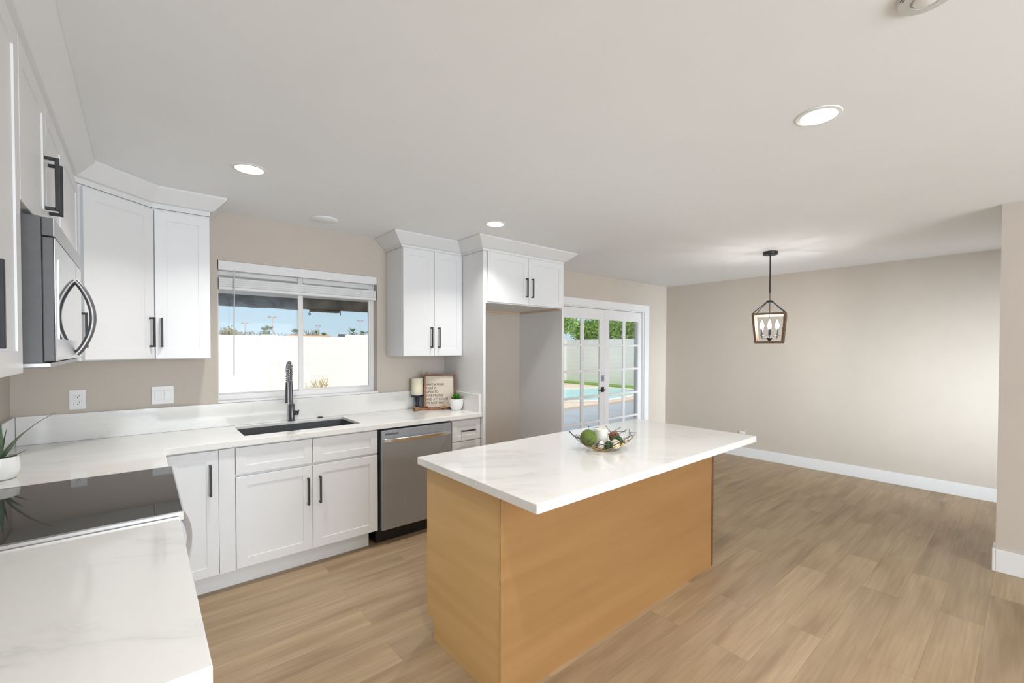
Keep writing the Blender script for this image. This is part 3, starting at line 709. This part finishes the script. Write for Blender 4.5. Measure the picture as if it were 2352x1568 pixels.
MB().lathe([(.029, -.009), (.029, -.015), (.024, -.018), (.001, -.019)], (2.148, -3.638, CZ), 36).build('test_button', 'plastic', c, smooth=True)
mb = MB()
for k in (0, 1):
    a = V((2.107 - .006 * k, -3.598 + .004 * k, CZ - .0130)); b_ = a + V((.007, .006, 0)); mb.bar(a, b_, .0016, .0012)
mb.build('slot', 'slot', c)

# ------------------------------------------------------------------ pendant lantern
PX, PY = 5.206, -2.095
c = thing('pendant_light', 'open lantern pendant with wooden frame and candle bulbs in the dining area', 'pendant light', (PX, PY, 1.53))
cn = MB().lathe([(.066, 2.429), (.066, 2.405), (.062, 2.400), (.001, 2.400)], (PX, PY, 0), 32).build('ceiling_canopy', 'black', c, smooth=True)
MB().tube([(PX, PY, 2.40), (PX, PY, 2.03)], .0065, 10).build('rod', 'black', c, smooth=True)
MB().tube([(PX, PY, 2.03), (PX, PY, 1.56)], .0035, 8).build('stem', 'black', c, smooth=True)
MB().box(PX - .024, PY - .024, 1.930, PX + .024, PY + .024, 1.952).build('hub', 'black', c, bevel=.003)
TW, BW, TZ, BZ = .137, .115, 1.812, 1.540
Rz = Matrix.Translation((PX, PY, 0)) @ Matrix.Rotation(math.radians(18), 4, 'Z') @ Matrix.Translation((-PX, -PY, 0))
cs = [(1, 1), (-1, 1), (-1, -1), (1, -1)]
for sx, sy in cs:
    MB().bar(Rz @ V((PX + sx * .02, PY + sy * .02, 1.942)), Rz @ V((PX + sx * TW, PY + sy * TW, TZ + .012)), .007, .007).build('strut', 'black', c)
wf = MB()
for i in range(4):
    a, b_ = cs[i], cs[(i + 1) % 4]
    T = lambda q: Rz @ V((PX + q[0] * TW, PY + q[1] * TW, TZ)); Q = lambda q: Rz @ V((PX + q[0] * BW, PY + q[1] * BW, BZ))
    wf.bar(T(a), T(b_), .022, .022); wf.bar(Q(a), Q(b_), .022, .022); wf.bar(T(a), Q(a), .022, .022)
wf.build('cage', 'lantwood', c, bevel=.002)
MB().lathe([(.001, 1.552), (.012, 1.556), (.024, 1.572), (.024, 1.585), (.010, 1.592), (.001, 1.594)], (PX, PY, 0), 20).build('socket_hub', 'black', c, smooth=True)
for k in range(4):
    a = math.radians(20.8 + 90 * k); ux, uy = math.cos(a), math.sin(a); R_ = .066
    pt = lambda r, z: (PX + ux * r, PY + uy * r, z)
    arm = MB().tube([pt(.02, 1.578), pt(.05, 1.576), pt(.066, 1.584), pt(R_, 1.606)], .0045, 8).build('arm', 'black', c, smooth=True)
    MB().lathe([(.022, 1.604), (.020, 1.608), (.011, 1.610), (.011, 1.668), (.001, 1.668)], (PX + ux * R_, PY + uy * R_, 0), 16).build('candle_sleeve', 'black', arm, smooth=True)
    MB().lathe([(.006, 1.669), (.014, 1.684), (.017, 1.702), (.013, 1.724), (.006, 1.745), (.001, 1.758)], (PX + ux * R_, PY + uy * R_, 0), 14).build('bulb', 'bulb', arm, smooth=True)

# ------------------------------------------------------------------ counter decor
HX_, HY_ = 2.446, -.088
c = thing('pillar_candle', 'ivory pillar candle on the navy candle holder', 'candle', (HX_, HY_, 1.045))
MB().lathe([(.001, 1.0455), (.050, 1.0455), (.052, 1.049), (.052, 1.194), (.049, 1.199), (.044, 1.195), (.022, 1.186), (.001, 1.185)], (HX_, HY_, 0), 36).build('wax', 'wax', c, smooth=True)
MB().tube([(HX_, HY_, 1.185), (HX_ + .002, HY_, 1.200)], .0016, 6).build('wick', 'wick', c)
tag(MB().lathe([(.001, CT), (.046, CT), (.046, .921), (.036, .927), (.020, .934), (.017, .942), (.021, .950), (.016, .957), (.014, .975), (.020, 1.004), (.019, 1.020), (.030, 1.027), (.055, 1.031), (.057, 1.044), (.053, 1.045), (.001, 1.045)], (HX_, HY_, 0), 32).build('candle_holder', 'navy', None, smooth=True),
    'dark navy turned pedestal under the ivory candle', 'candle holder')
# framed letter board leaning in the corner
A, Bc = V((2.482, -.146, CT + .002)), V((2.738, -.272, CT + .002)); ux = (Bc - A); LW = ux.length; ux.normalize()
nrm = V((ux.y, -ux.x, 0)); tilt = math.radians(6); up = V((0, 0, 1)) * math.cos(tilt) - nrm * math.sin(tilt); nn = ux.cross(up)
sm = Matrix.Identity(4)
for i, q in enumerate((ux, up, nn)):
    for j in range(3): sm[j][i] = q[j]
sm.translation = A
HS = .318
c = thing('framed_sign', 'cream quote board in a brown wooden frame leaning in the counter corner', 'sign', A)
mb = MB(); fw = .015
mb.box(0, 0, -.012, fw, HS, .018, sm); mb.box(LW - fw, 0, -.012, LW, HS, .018, sm); mb.box(fw, 0, -.012, LW - fw, fw, .018, sm); mb.box(fw, HS - fw, -.012, LW - fw, HS, .018, sm)
mb.build('frame', 'walnut', c, bevel=.002)
bd = MB().box(fw, fw, -.006, LW - fw, HS - fw, 0, sm).build('board', 'board', c)
def lettering(lines, mtx, size, lead, par, mat, sx=1.0):
    fc = bpy.data.curves.new('lettering', 'FONT'); fc.body = '\n'.join(lines); fc.size = size; fc.space_line = lead; fc.extrude = .0008; fc.space_character = 1.12
    tmp = bpy.data.objects.new('tmp', fc); COL.objects.link(tmp)
    bpy.context.view_layer.update()
    me = bpy.data.meshes.new_from_object(tmp.evaluated_get(bpy.context.evaluated_depsgraph_get()))
    bpy.data.objects.remove(tmp); bpy.data.curves.remove(fc)
    off = V((0, 0, 0)); q = par
    while q is not None: off += q.location; q = q.parent
    for v in me.vertices: v.co = mtx @ V((v.co.x * sx, v.co.y, v.co.z)) - off
    me.materials.clear(); me.materials.append(M[mat]); o = bpy.data.objects.new('lettering', me); COL.objects.link(o); o.parent = par; return o
lettering(['HAVE A MIND', 'THAT IS', 'OPEN TO', 'EVERYTHING,', 'AND ATTACHED', 'TO NOTHING'], sm @ Matrix.Translation((.0185, .215, .0012)), .0295, 1.14, bd, 'letters', .80)
# wooden bead garland with tassels, draped round the holder and over the frame
g = thing('bead_garland', 'brown wooden bead garland with jute tassels lying round the candle holder', 'garland', (2.49, -.19, CT))
fr = lambda u, v, wv: sm @ V((u, v, wv))
pts = [(2.415, -.165, .925), (2.455, -.185, .924), (2.500, -.200, .924), (2.512, -.185, .935), fr(.006, .030, .027), fr(.007, .10, .027), fr(.006, .2, .027), fr(.010, .30, .027), fr(.020, .326, .012)]
pts2 = [(2.415, -.162, .926), (2.395, -.140, .925), (2.400, -.150, .932), (2.440, -.157, .930), (2.478, -.165, .928)]
pts3 = [(2.512, -.205, .924), (2.545, -.228, .924), (2.590, -.255, .926)]
mb = MB()
for P, n in ((pts, 62), (pts2, 16), (pts3, 13)):
    for q in resample(P, n): mb.sphere(q, .0068, 10, 7)
mb.build('beads', 'bead', g, smooth=True)['kind'] = 'stuff'
def tassel(a, d, L, R):
    mb = MB(); a = V(a); d = V(d).normalized(); up = d.orthogonal().normalized(); sd = d.cross(up)
    for k in range(90):
        t = random.uniform(0, 2 * PI); r0 = random.uniform(0, .3) * R; r1 = random.uniform(.5, 1) * R
        p = a + (up * math.cos(t) + sd * math.sin(t)) * r0; e_ = a + d * L * random.uniform(.8, 1) + (up * math.cos(t) + sd * math.sin(t)) * r1
        e_.z = max(e_.z, CT + .003); mid = p.lerp(e_, .5) + V((0, 0, .004)); mid.z = max(mid.z, CT + .003); p.z = max(p.z, CT + .003)
        mb.tube([p, mid, e_], .0019, 4)
    mb.sphere(a + V((0, 0, .002)), .010, 12, 8); return mb
tassel((2.418, -.168, .932), (-.9, -.35, -.10), .064, .022).build('tassel', 'jute', g)
tassel((2.596, -.258, .934), (.75, -.45, .05), .040, .020).build('tassel', 'jute', g)
MB().sphere(fr(.022, .331, .006), .012, 14, 9).build('knot', 'jute', g, smooth=True)

def leaf(mb, base, d, L, wid, thick, bend, n=9, roll=0):
    """fleshy pointed leaf as a lofted blade"""
    base, d = V(base), V(d).normalized(); side = d.cross(V((0, 0, 1)))
    side = side.normalized() if side.length > .01 else V((1, 0, 0)); p = base.copy(); rings = []
    for i in range(n + 1):
        q = i / n; wq = wid * (1 - q ** 2.2) * (.75 + .5 * math.sin(PI * min(1, q * 1.3)) * .5) + .0004; nrm_ = side.cross(d).normalized(); tq = thick * (1 - q * .85)
        rings.append([p + side * wq / 2, p + nrm_ * tq * .55 * 0 - nrm_ * tq * .5, p - side * wq / 2, p + nrm_ * tq * .15])
        p = p + d * (L / n); d = (d + V(bend) / n).normalized(); side = (side - d * side.dot(d)).normalized()
    mb.rings(rings)
c = thing('potted_succulent', 'small bright green succulent in a white pot before the quote board', 'potted plant', (2.694, -.356, CT))
SX, SY = 2.694, -.356
MB().lathe([(.001, CT), (.036, CT), (.046, CT + .008), (.058, CT + .035), (.0635, CT + .075), (.0635, CT + .100), (.060, CT + .1015), (.056, CT + .095), (.054, CT + .088), (.001, CT + .088)], (SX, SY, 0), 36).build('pot', 'ceramic', c, smooth=True)
MB().lathe([(.054, CT + .0885), (.02, CT + .092), (.001, CT + .092)], (SX, SY, 0), 24, cap0=False).build('soil', 'soil', c)
mb = MB()
for ring, (cnt, L, el, wd_) in enumerate(((10, .062, 14, .036), (8, .060, 38, .033), (5, .055, 64, .027))):
    for k in range(cnt):
        a = 2 * PI * (k + .4 * ring) / cnt; e_ = math.radians(el + random.uniform(-5, 5))
        leaf(mb, (SX + .006 * math.cos(a), SY + .006 * math.sin(a), CT + .094 + .006 * ring), (math.cos(a) * math.cos(e_), math.sin(a) * math.cos(e_), math.sin(e_)), L, wd_, .007, (0, 0, .5), 6)
mb.build('leaves', 'succ', c, smooth=True, sharp=80)

AX, AY = .100, -.930
c = thing('potted_aloe', 'aloe plant in a white bowl pot on the counter behind the cooktop', 'potted plant', (AX, AY, CT))
MB().lathe([(.001, CT), (.040, CT), (.052, CT + .008), (.061, CT + .035), (.060, CT + .070), (.056, CT + .095), (.053, CT + .096), (.050, CT + .086), (.001, CT + .084)], (AX, AY, 0), 36).build('pot', 'ceramic', c, smooth=True)
MB().lathe([(.051, CT + .0865), (.001, CT + .089)], (AX, AY, 0), 24, cap0=False).build('soil', 'soil', c)
mb = MB()
for (d, L, wd_, bn) in (((.40, .0, .92), .25, .036, (.62, .0, -.28)), ((-.15, -.35, .9), .21, .026, (-.1, -.2, .1)), ((.06, -.2, .95), .17, .026, (.05, .0, .1)), ((.8, -.25, .32), .085, .020, (.1, 0, .3)), ((-.4, .3, .8), .20, .026, (-.3, .2, 0)), ((.3, .55, .7), .15, .024, (.2, .3, 0)), ((-.3, -.5, .4), .10, .022, (-.2, -.2, .2)), ((.15, .1, 1), .13, .022, (0, 0, 0))):
    leaf(mb, (AX + d[0] * .015, AY + d[1] * .015, CT + .084), d, L, wd_, .012, bn, 12)
mb.build('leaves', 'aloe', c, smooth=True, sharp=80)

# wire bowl with decorations
WX, WY = 2.478, -2.248
R0, HB = .182, .088
def bowl_pt(a, q):   # q 0 at foot, 1 at rim
    r = .045 + (R0 - .045) * q; z = CT + .006 + HB * (q ** 1.7); return V((WX + r * math.cos(a), WY + r * math.sin(a), z))
rnd = random.Random(5)
def sticks(n, q0, q1, dmax):
    mb = MB()
    for k in range(n):
        a = 2 * PI * k / n + rnd.uniform(-.12, .12); q = rnd.uniform(q0, q1); a2 = a + rnd.uniform(.18, .5) * rnd.choice((-1, 1)); q2 = min(1.0, max(0, q + rnd.uniform(-dmax, dmax)))
        p, e_ = bowl_pt(a, q), bowl_pt(a2, q2); d = (e_ - p).normalized(); mb.tube([p - d * .012, e_ + d * .012], .0016, 6)
    return mb
c = thing('wire_bowl', 'brass and bronze wire stick bowl on the island top', 'bowl', (WX, WY, CT))
mb = sticks(44, .05, .6, .35)
mb.tube([(WX + .045 * math.cos(2 * PI * k / 24), WY + .045 * math.sin(2 * PI * k / 24), CT + .0045) for k in range(25)], .002, 6); 
for k in range(6): mb.bar((WX + .05 * math.cos(k * PI / 6), WY + .05 * math.sin(k * PI / 6), CT + .006), (WX - .05 * math.cos(k * PI / 6), WY - .05 * math.sin(k * PI / 6), CT + .006), .003, .003)
for k in range(3): mb.sphere((WX + .045 * math.cos(k * 2.1), WY + .045 * math.sin(k * 2.1), CT + .003), .003, 8, 6)
mb.build('lower_wires', 'gold', c)['label'] = 'brass wires'
sticks(46, .55, 1.0, .4).build('upper_wires', 'bronze', c)['label'] = 'dark bronze wires'
# local axes seen from the camera side: E towards the photo's right, D away
E_ = V((.7479, -.6639, 0)); D_ = V((.6639, .7479, 0))
P = lambda e_, d, z: V((WX, WY, CT)) + E_ * e_ + D_ * d + V((0, 0, z))
tag(MB().sphere(P(-.083, -.03, .070), .0460, 32, 20).build('decorative_ball', 'greenball', None, smooth=True), 'large moss green ball in the wire bowl', 'decorative ball')
q = P(-.002, .035, 0)
c = thing('pillar_candle', 'white pillar candle standing in the wire bowl on the island', 'candle', (q.x, q.y, CT + .012))
MB().lathe([(.001, CT + .0115), (.036, CT + .0115), (.0365, CT + .014), (.0365, CT + .106), (.033, CT + .109), (.02, CT + .105), (.001, CT + .105)], (q.x, q.y, 0), 32).build('wax', 'waxw', c, smooth=True)
MB().tube([(q.x, q.y, CT + .105), (q.x + .001, q.y, CT + .113)], .0012, 6).build('wick', 'wick', c)
tag(MB().sphere(P(-.016, -.046, .034), .022, 20, 14).build('decorative_ball', 'whiteball', None, smooth=True), 'small rough white ball at the front of the wire bowl', 'decorative ball')
def vineball(cn, r, n, th, mat, seed):
    rn = random.Random(seed); mb = MB(); cn = V(cn)
    mb.sphere(cn, r * .72, 16, 10)
    for k in range(n):
        ax = V((rn.gauss(0, 1), rn.gauss(0, 1), rn.gauss(0, 1))).normalized(); o = ax.orthogonal().normalized(); b_ = ax.cross(o); off_ = rn.uniform(-.5, .5) * r; rr_ = math.sqrt(r * r - off_ * off_) * rn.uniform(.94, 1)
        mb.tube([cn + ax * off_ + (o * math.cos(t * PI / 8) + b_ * math.sin(t * PI / 8)) * rr_ for t in range(17)], th, 5)
    return mb.build('decorative_ball', mat, None, smooth=True)
tag(vineball(P(.024, -.062, .034), .0235, 16, .0026, 'vine', 1), 'small green vine-wrapped ball at the front of the wire bowl', 'decorative ball')
tag(MB().sphere(P(.063, -.045, .038), .0265, 24, 16).build('decorative_ball', 'cream', None, smooth=True), 'smooth cream ball in the wire bowl', 'decorative ball')
tag(vineball(P(.082, .012, .040), .033, 22, .0035, 'vine', 2), 'dark green vine-wrapped ball behind the cream ball in the bowl', 'decorative ball')
tag(vineball(P(.078, .075, .056), .030, 22, .0026, 'twig', 3), 'reddish brown twig ball at the back of the wire bowl', 'decorative ball')
tag(vineball(P(-.030, .055, .066), .024, 18, .0028, 'vine', 4), 'green vine ball tucked between the moss ball and white candle', 'decorative ball')

# ------------------------------------------------------------------ outside: patio, pool, garden walls
GZ = -.10
struct('ground', B(-30, .16, GZ - .3, 60, 220, GZ - .02), 'dirt')
struct('patio_slab', B(-3, .16, GZ - .02, 16, 4.0, GZ), 'concrete')
struct('patio_roof', B(-3, .16, 2.36, 10.5, 2.25, 2.62), 'stucco')
struct('house_roof', B(-3, -9.5, CZ + .16, 12, 2.2, CZ + .38), 'stucco')
yd = B(-3, 4.001, GZ - .02, 14.85, 10.98, GZ - .002); struct('pool_deck', yd, 'deck')
tag(B(14.85, 1.0, GZ - .02, 15.68, 10.98, GZ + .03).build('lawn', 'grass', None), 'strip of green lawn along the garden wall', 'lawn', None, 'stuff')
c = thing('swimming_pool', 'blue swimming pool seen through the french doors', 'pool', (12, 6.6, GZ))
def blob(sx, sy, z, cx=11.9, cy=6.45, n=48):
    out = []
    for k in range(n):
        a = 2 * PI * k / n; r = 1 + .10 * math.cos(2 * a + .5) + .06 * math.cos(3 * a); out.append((cx + sx * r * math.cos(a) + .25 * sy * r * math.sin(a), cy + sy * r * math.sin(a), z))
    return out
MB().rings([blob(2.32, 2.02, GZ), blob(2.32, 2.02, GZ + .03), blob(2.08, 1.78, GZ + .03), blob(2.08, 1.78, GZ)], cap0=False, cap1=False).build('coping', 'coping', c)
MB().rings([blob(2.1, 1.8, GZ + .004), blob(.02, .02, GZ + .004)], cap0=False, cap1=True).build('water', 'water', c)
gw = MB(); gw.box(-12, 11, GZ - .1, 3.158, 11.2, 1.822); gw.box(3.158, 11, GZ - .1, 3.58, 11.2, 1.85); gw.box(3.58, 11, GZ - .1, 5.55, 11.2, 1.822); gw.box(5.55, 11, GZ - .1, 15.7, 11.2, 1.90)
struct('wall_garden_back', gw, 'block')
struct('wall_garden_side', B(15.7, -6, GZ - .1, 15.9, 11.2, 1.86), 'block')
tag(B(8.94, 2.12, GZ, 9.04, 2.22, 2.355).build('patio_post', 'postgrey', None, bevel=.005), 'grey patio post outside the french doors', 'post')
# rolled shades hanging at the patio edge
c = thing('rolled_awning', 'rolled shade with slate pane reflection painted in, under the patio edge, behind the fixed pane', 'outdoor shade', (1.0, 2.2, 2.1))
def shade_mesh(x0, x1, z0, z1, seed):
    rn = random.Random(seed); n = 26; mb = MB(); rings = []
    for k in range(n + 1):
        x = x0 + (x1 - x0) * k / n; j = rn.uniform(-.004, .004); y = 2.2 + rn.uniform(-.006, .006)
        rings.append([(x, y - .03, z0 + j), (x, y - .04, (z0 + z1) / 2 + j), (x, y - .02, z1), (x, y + .02, z1), (x, y + .04, (z0 + z1) / 2), (x, y + .03, z0 + j)])
    return mb.rings(rings)
shade_mesh(-.6, 2.035, 1.94, 2.078, 1).build('roll', 'fabricreflgrey', c, smooth=True)
B(-.6, 2.17, 2.078, 2.035, 2.23, 2.36).build('fascia', 'stucco', c)
c = thing('rolled_awning', 'rolled shade with hanging hook and taupe pane reflection painted in, behind the sliding pane', 'outdoor shade', (2.8, 2.2, 2.1))
shade_mesh(2.045, 5.2, 1.955, 2.092, 2).build('roll', 'fabricrefltaupe', c, smooth=True)
shade_mesh(2.145, 2.49, 1.925, 1.96, 3).build('sagging_fold', 'fabricrefltaupe', c, smooth=True)
hk = MB(); hk.tube([(2.125, 2.15, 1.95), (2.125, 2.15, 1.905)], .004, 6); hk.tube([(2.125 + .012 * math.cos(k * PI / 6), 2.15, 1.893 + .012 * math.sin(k * PI / 6)) for k in range(13)], .0035, 6); hk.tube([(2.492, 2.15, 1.95), (2.496, 2.15, 1.895)], .004, 6)
hk.build('hook', 'black', c)
B(2.045, 2.17, 2.092, 5.2, 2.23, 2.36).build('fascia', 'stucco', c)

# plants
def leafcloud(name, mat, par, cs_, n, size, seed, flat=.0):
    rn = random.Random(seed); mb = MB()
    for k in range(n):
        cx, cy, cz_, rx, ry, rz = rn.choice(cs_)
        while True:
            p = V((rn.uniform(-1, 1), rn.uniform(-1, 1), rn.uniform(-1, 1)))
            if .25 < p.length < 1: break
        p = V((cx + p.x * rx, cy + p.y * ry, cz_ + p.z * rz)); d = V((rn.gauss(0, 1), rn.gauss(0, 1), rn.gauss(-.3, .7))).normalized(); s_ = d.orthogonal().normalized(); s_ = (Matrix.Rotation(rn.uniform(0, 6.3), 3, d) @ s_); L = size * rn.uniform(.6, 1.3)
        mb.add([p, p + d * L * .5 + s_ * L * .22, p + d * L, p + d * L * .5 - s_ * L * .22], [(0, 1, 2, 3)])
    return mb.build(name, mat, par)
c = thing('ivy_hedge', 'dense green hedge spilling over the garden wall beyond the pool', 'hedge', (16.5, 9, GZ))
leafcloud('foliage', 'leafhedge', c, [(16.5, y, 2.75 + .25 * math.sin(y * 3), .9, .75, 1.0) for y in (5.6, 6.3, 7, 7.7, 8.4, 9.1, 9.8)] + [(16.1, y, 2.25, .5, .6, .5) for y in (6.2, 7, 7.9, 8.8, 9.6, 10.4)] + [(16.3, 10.3, 2.3, .7, .5, .5)], 15000, .12, 11)
mb = MB()
for y in (6.3, 8.2, 10.0): mb.tube([(16.6, y, GZ), (16.5, y + .1, 1.2), (16.4, y, 2.6)], [.09, .07, .04], 8)
mb.build('trunks', 'bark', c)
c = thing('garden_tree', 'dark-trunked tree against the garden wall, left edge of the french doors', 'tree', (14.6, 10.35, GZ))
MB().tube([(14.6, 10.30, GZ), (14.62, 10.25, .5), (14.55, 10.33, 1.1), (14.62, 10.25, 1.8), (14.66, 10.25, 2.6)], [.13, .10, .11, .09, .05], 8).build('trunk', 'bark', c, smooth=True)
leafcloud('foliage', 'leafhedge', c, [(14.5, 10.0, 2.6, .55, .6, .5)], 1600, .12, 12)
def far(x45, z45, Y):
    k = (Y + 3.846) / 48.846; return V((.558 + (x45 - .558) * k, Y, 1.479 + (z45 - 1.479) * k))
def palm(x45, z45, Y, label, R_=1.6, seed=0):
    t = far(x45, z45, Y); rn = random.Random(seed); c = thing('palm_tree', label, 'palm tree', (t.x, Y, GZ), 'palms beyond the block wall')
    h = t.z - R_ * .75
    MB().tube([(t.x, Y, GZ), (t.x + .1, Y, h * .5), (t.x, Y, h)], [.28, .22, .2], 8).build('trunk', 'bark', c, smooth=True)
    mb = MB()
    for k in range(34):
        a = rn.uniform(0, 2 * PI); e_ = rn.uniform(-.7, 1.3); d = V((math.cos(a) * math.cos(e_), math.sin(a) * math.cos(e_), math.sin(e_))); L = R_ * rn.uniform(.75, 1.05)
        p = V((t.x, Y, h)); s_ = d.cross(V((0, 0, 1))).normalized()
        for j in range(7):
            q = (j - 3) / 3; tip = p + d * L * (1 - .15 * abs(q)) + s_ * q * L * .45 - V((0, 0, .25 * L * (1 - math.sin(max(e_, 0))))); md_ = p + d * L * .55 + s_ * q * L * .1
            mb.add([p + d * L * .25, md_ + s_ * .05, tip, md_ - s_ * .05], [(0, 1, 2, 3)])
    mb.build('fronds', 'palm', c); return c
palm(9.30, 3.40, 145, 'shorter fan palm of the close pair beyond the wall, by the tall street light', 1.7, 1)
palm(9.72, 3.58, 120, 'taller fan palm of the close pair beyond the wall, by the tall street light', 1.9, 2)
palm(11.993, 3.335, 120, 'small fan palm beyond the wall beside the window mullion', 1.7, 3)
palm(13.983, 3.239, 130, 'thin fan palm beyond the wall in front of the smallest street light', 1.6, 4)
palm(14.659, 3.034, 120, 'low bushy fan palm beyond the wall with crown touching the orange roof', 1.5, 5)
palm(17.522, 3.62, 110, 'large fan palm alone beyond the wall, largest in the sliding pane', 2.0, 6)
palm(18.632, 3.275, 120, 'small round palm beyond the wall under the last street light', 1.3, 7)
palm(19.25, 3.433, 110, 'palm beyond the wall cut by the edge of the window frame', 1.9, 8)
def lamp_post(x45, z45, Y, label):
    t = far(x45, z45, Y); c = thing('street_light', label, 'street light', (t.x, Y, GZ), 'street lights beyond the block wall')
    MB().tube([(t.x, Y, GZ), (t.x, Y, t.z - .3)], [.15, .10], 8).build('pole', 'pole', c)
    mb = MB(); mb.box(t.x - .95, Y - .1, t.z - .34, t.x + .95, Y + .1, t.z - .22); mb.build('crossarm', 'pole', c)
    for s_ in (-.95, .35): B(t.x + s_, Y - .3, t.z - .22, t.x + s_ + .6, Y + .3, t.z).build('lamp_head', 'pole', c)
lamp_post(7.78, 3.773, 160, 'street light beyond the wall between the yellow tree and bushes')
lamp_post(9.994, 4.442, 130, 'tallest street light beyond the wall beside the palm pair')
lamp_post(14.11, 3.733, 180, 'smallest street light beyond the wall above the thin palm')
lamp_post(18.392, 4.466, 150, 'street light beyond the wall beside the large lone palm')
def tree(name, x45, z45, Y, rx, label, mat, n, size, seed, bare=False):
    t = far(x45, z45, Y); c = thing(name, label, 'tree', (t.x, Y, GZ), 'trees beyond the block wall')
    hz = t.z; mb = MB(); rn = random.Random(seed)
    mb.tube([(t.x, Y, GZ), (t.x, Y, hz * .6)], [.22, .12], 7)
    for k in range(60 if bare else 10):
        a = rn.uniform(0, 6.3); q = V((t.x + rn.uniform(.2, 1) * rx * math.cos(a), Y + rx * .5 * math.sin(a), hz * rn.uniform(.65, 1))); mb.tube([(t.x, Y, hz * rn.uniform(.35, .6)), q], [.06, .02], 5)
    mb.build('trunk', 'bark' if not bare else 'greygreen', c)
    if not bare: leafcloud('crown', mat, c, [(t.x + rn.uniform(-.6, .6) * rx, Y + rn.uniform(-.4, .4) * rx, hz * rn.uniform(.5, .8), rx * .55, rx * .5, hz * .22) for k in range(7)], n, size, seed)
    return c
tree('yellow_tree', 6.186, 3.414, 90, 2.0, 'tall yellowish tree beyond the wall beside the window edge', 'olive', 800, .45, 21)
tree('yellow_bush', 7.377, 2.973, 85, 2.2, 'low olive-yellow tree beyond the wall behind the blind wand', 'olive', 900, .4, 22)
tree('grey_green_tree', 8.75, 3.28, 102, 2.8, 'grey-green tree beyond the wall left of the palm pair', 'greygreen', 1000, .4, 23)
tree('small_tree', 10.764, 2.95, 95, 1.5, 'small grey-green tree beyond the wall above the raised wall block', 'greygreen', 400, .4, 24)
tree('bare_tree', 13.267, 3.40, 100, 2.6, 'bare twiggy tree beyond the wall beside the window mullion', 'greygreen', 0, .3, 25, True)
a, b_ = far(11.0, 2.78, 60), far(16.4, 2.80, 60)
mb = MB(); mb.rings([[(a.x, 58, a.z - 1.2), (a.x, 66, a.z - 1.2), (a.x + 1, 62, a.z)], [(b_.x, 58, a.z - 1.2), (b_.x, 66, a.z - 1.2), (b_.x - 1, 62, a.z)]])
c = thing('neighbour_house', 'low house with terracotta tile roof beyond the garden wall', 'house', (a.x, 62, GZ))
mb.build('roof', 'tile', c); B(a.x + .6, 58.8, GZ, b_.x - .6, 65.2, a.z - 1.2).build('wall', 'stucco', c)
q = far(16.76, 2.9, 60); B(q.x - .45, 60.5, a.z - 1, q.x + .45, 61.4, q.z).build('rooftop_unit', 'microside', c)
mb = MB(); rn = random.Random(3)
for k in range(26):
    x = 4.35 + rn.uniform(0, .55); p = V((x, 10.75 + rn.uniform(-.1, .1), GZ)); mb.tube([p, p + V((rn.uniform(-.06, .06), 0, .3)), p + V((rn.uniform(-.14, .14), rn.uniform(-.1, .1), rn.uniform(.38, .62)))], [.006, .006, .012], 4)
tag(mb.build('dry_weed', 'dry', None), 'clump of dry weeds at the foot of the white block wall', 'plant')
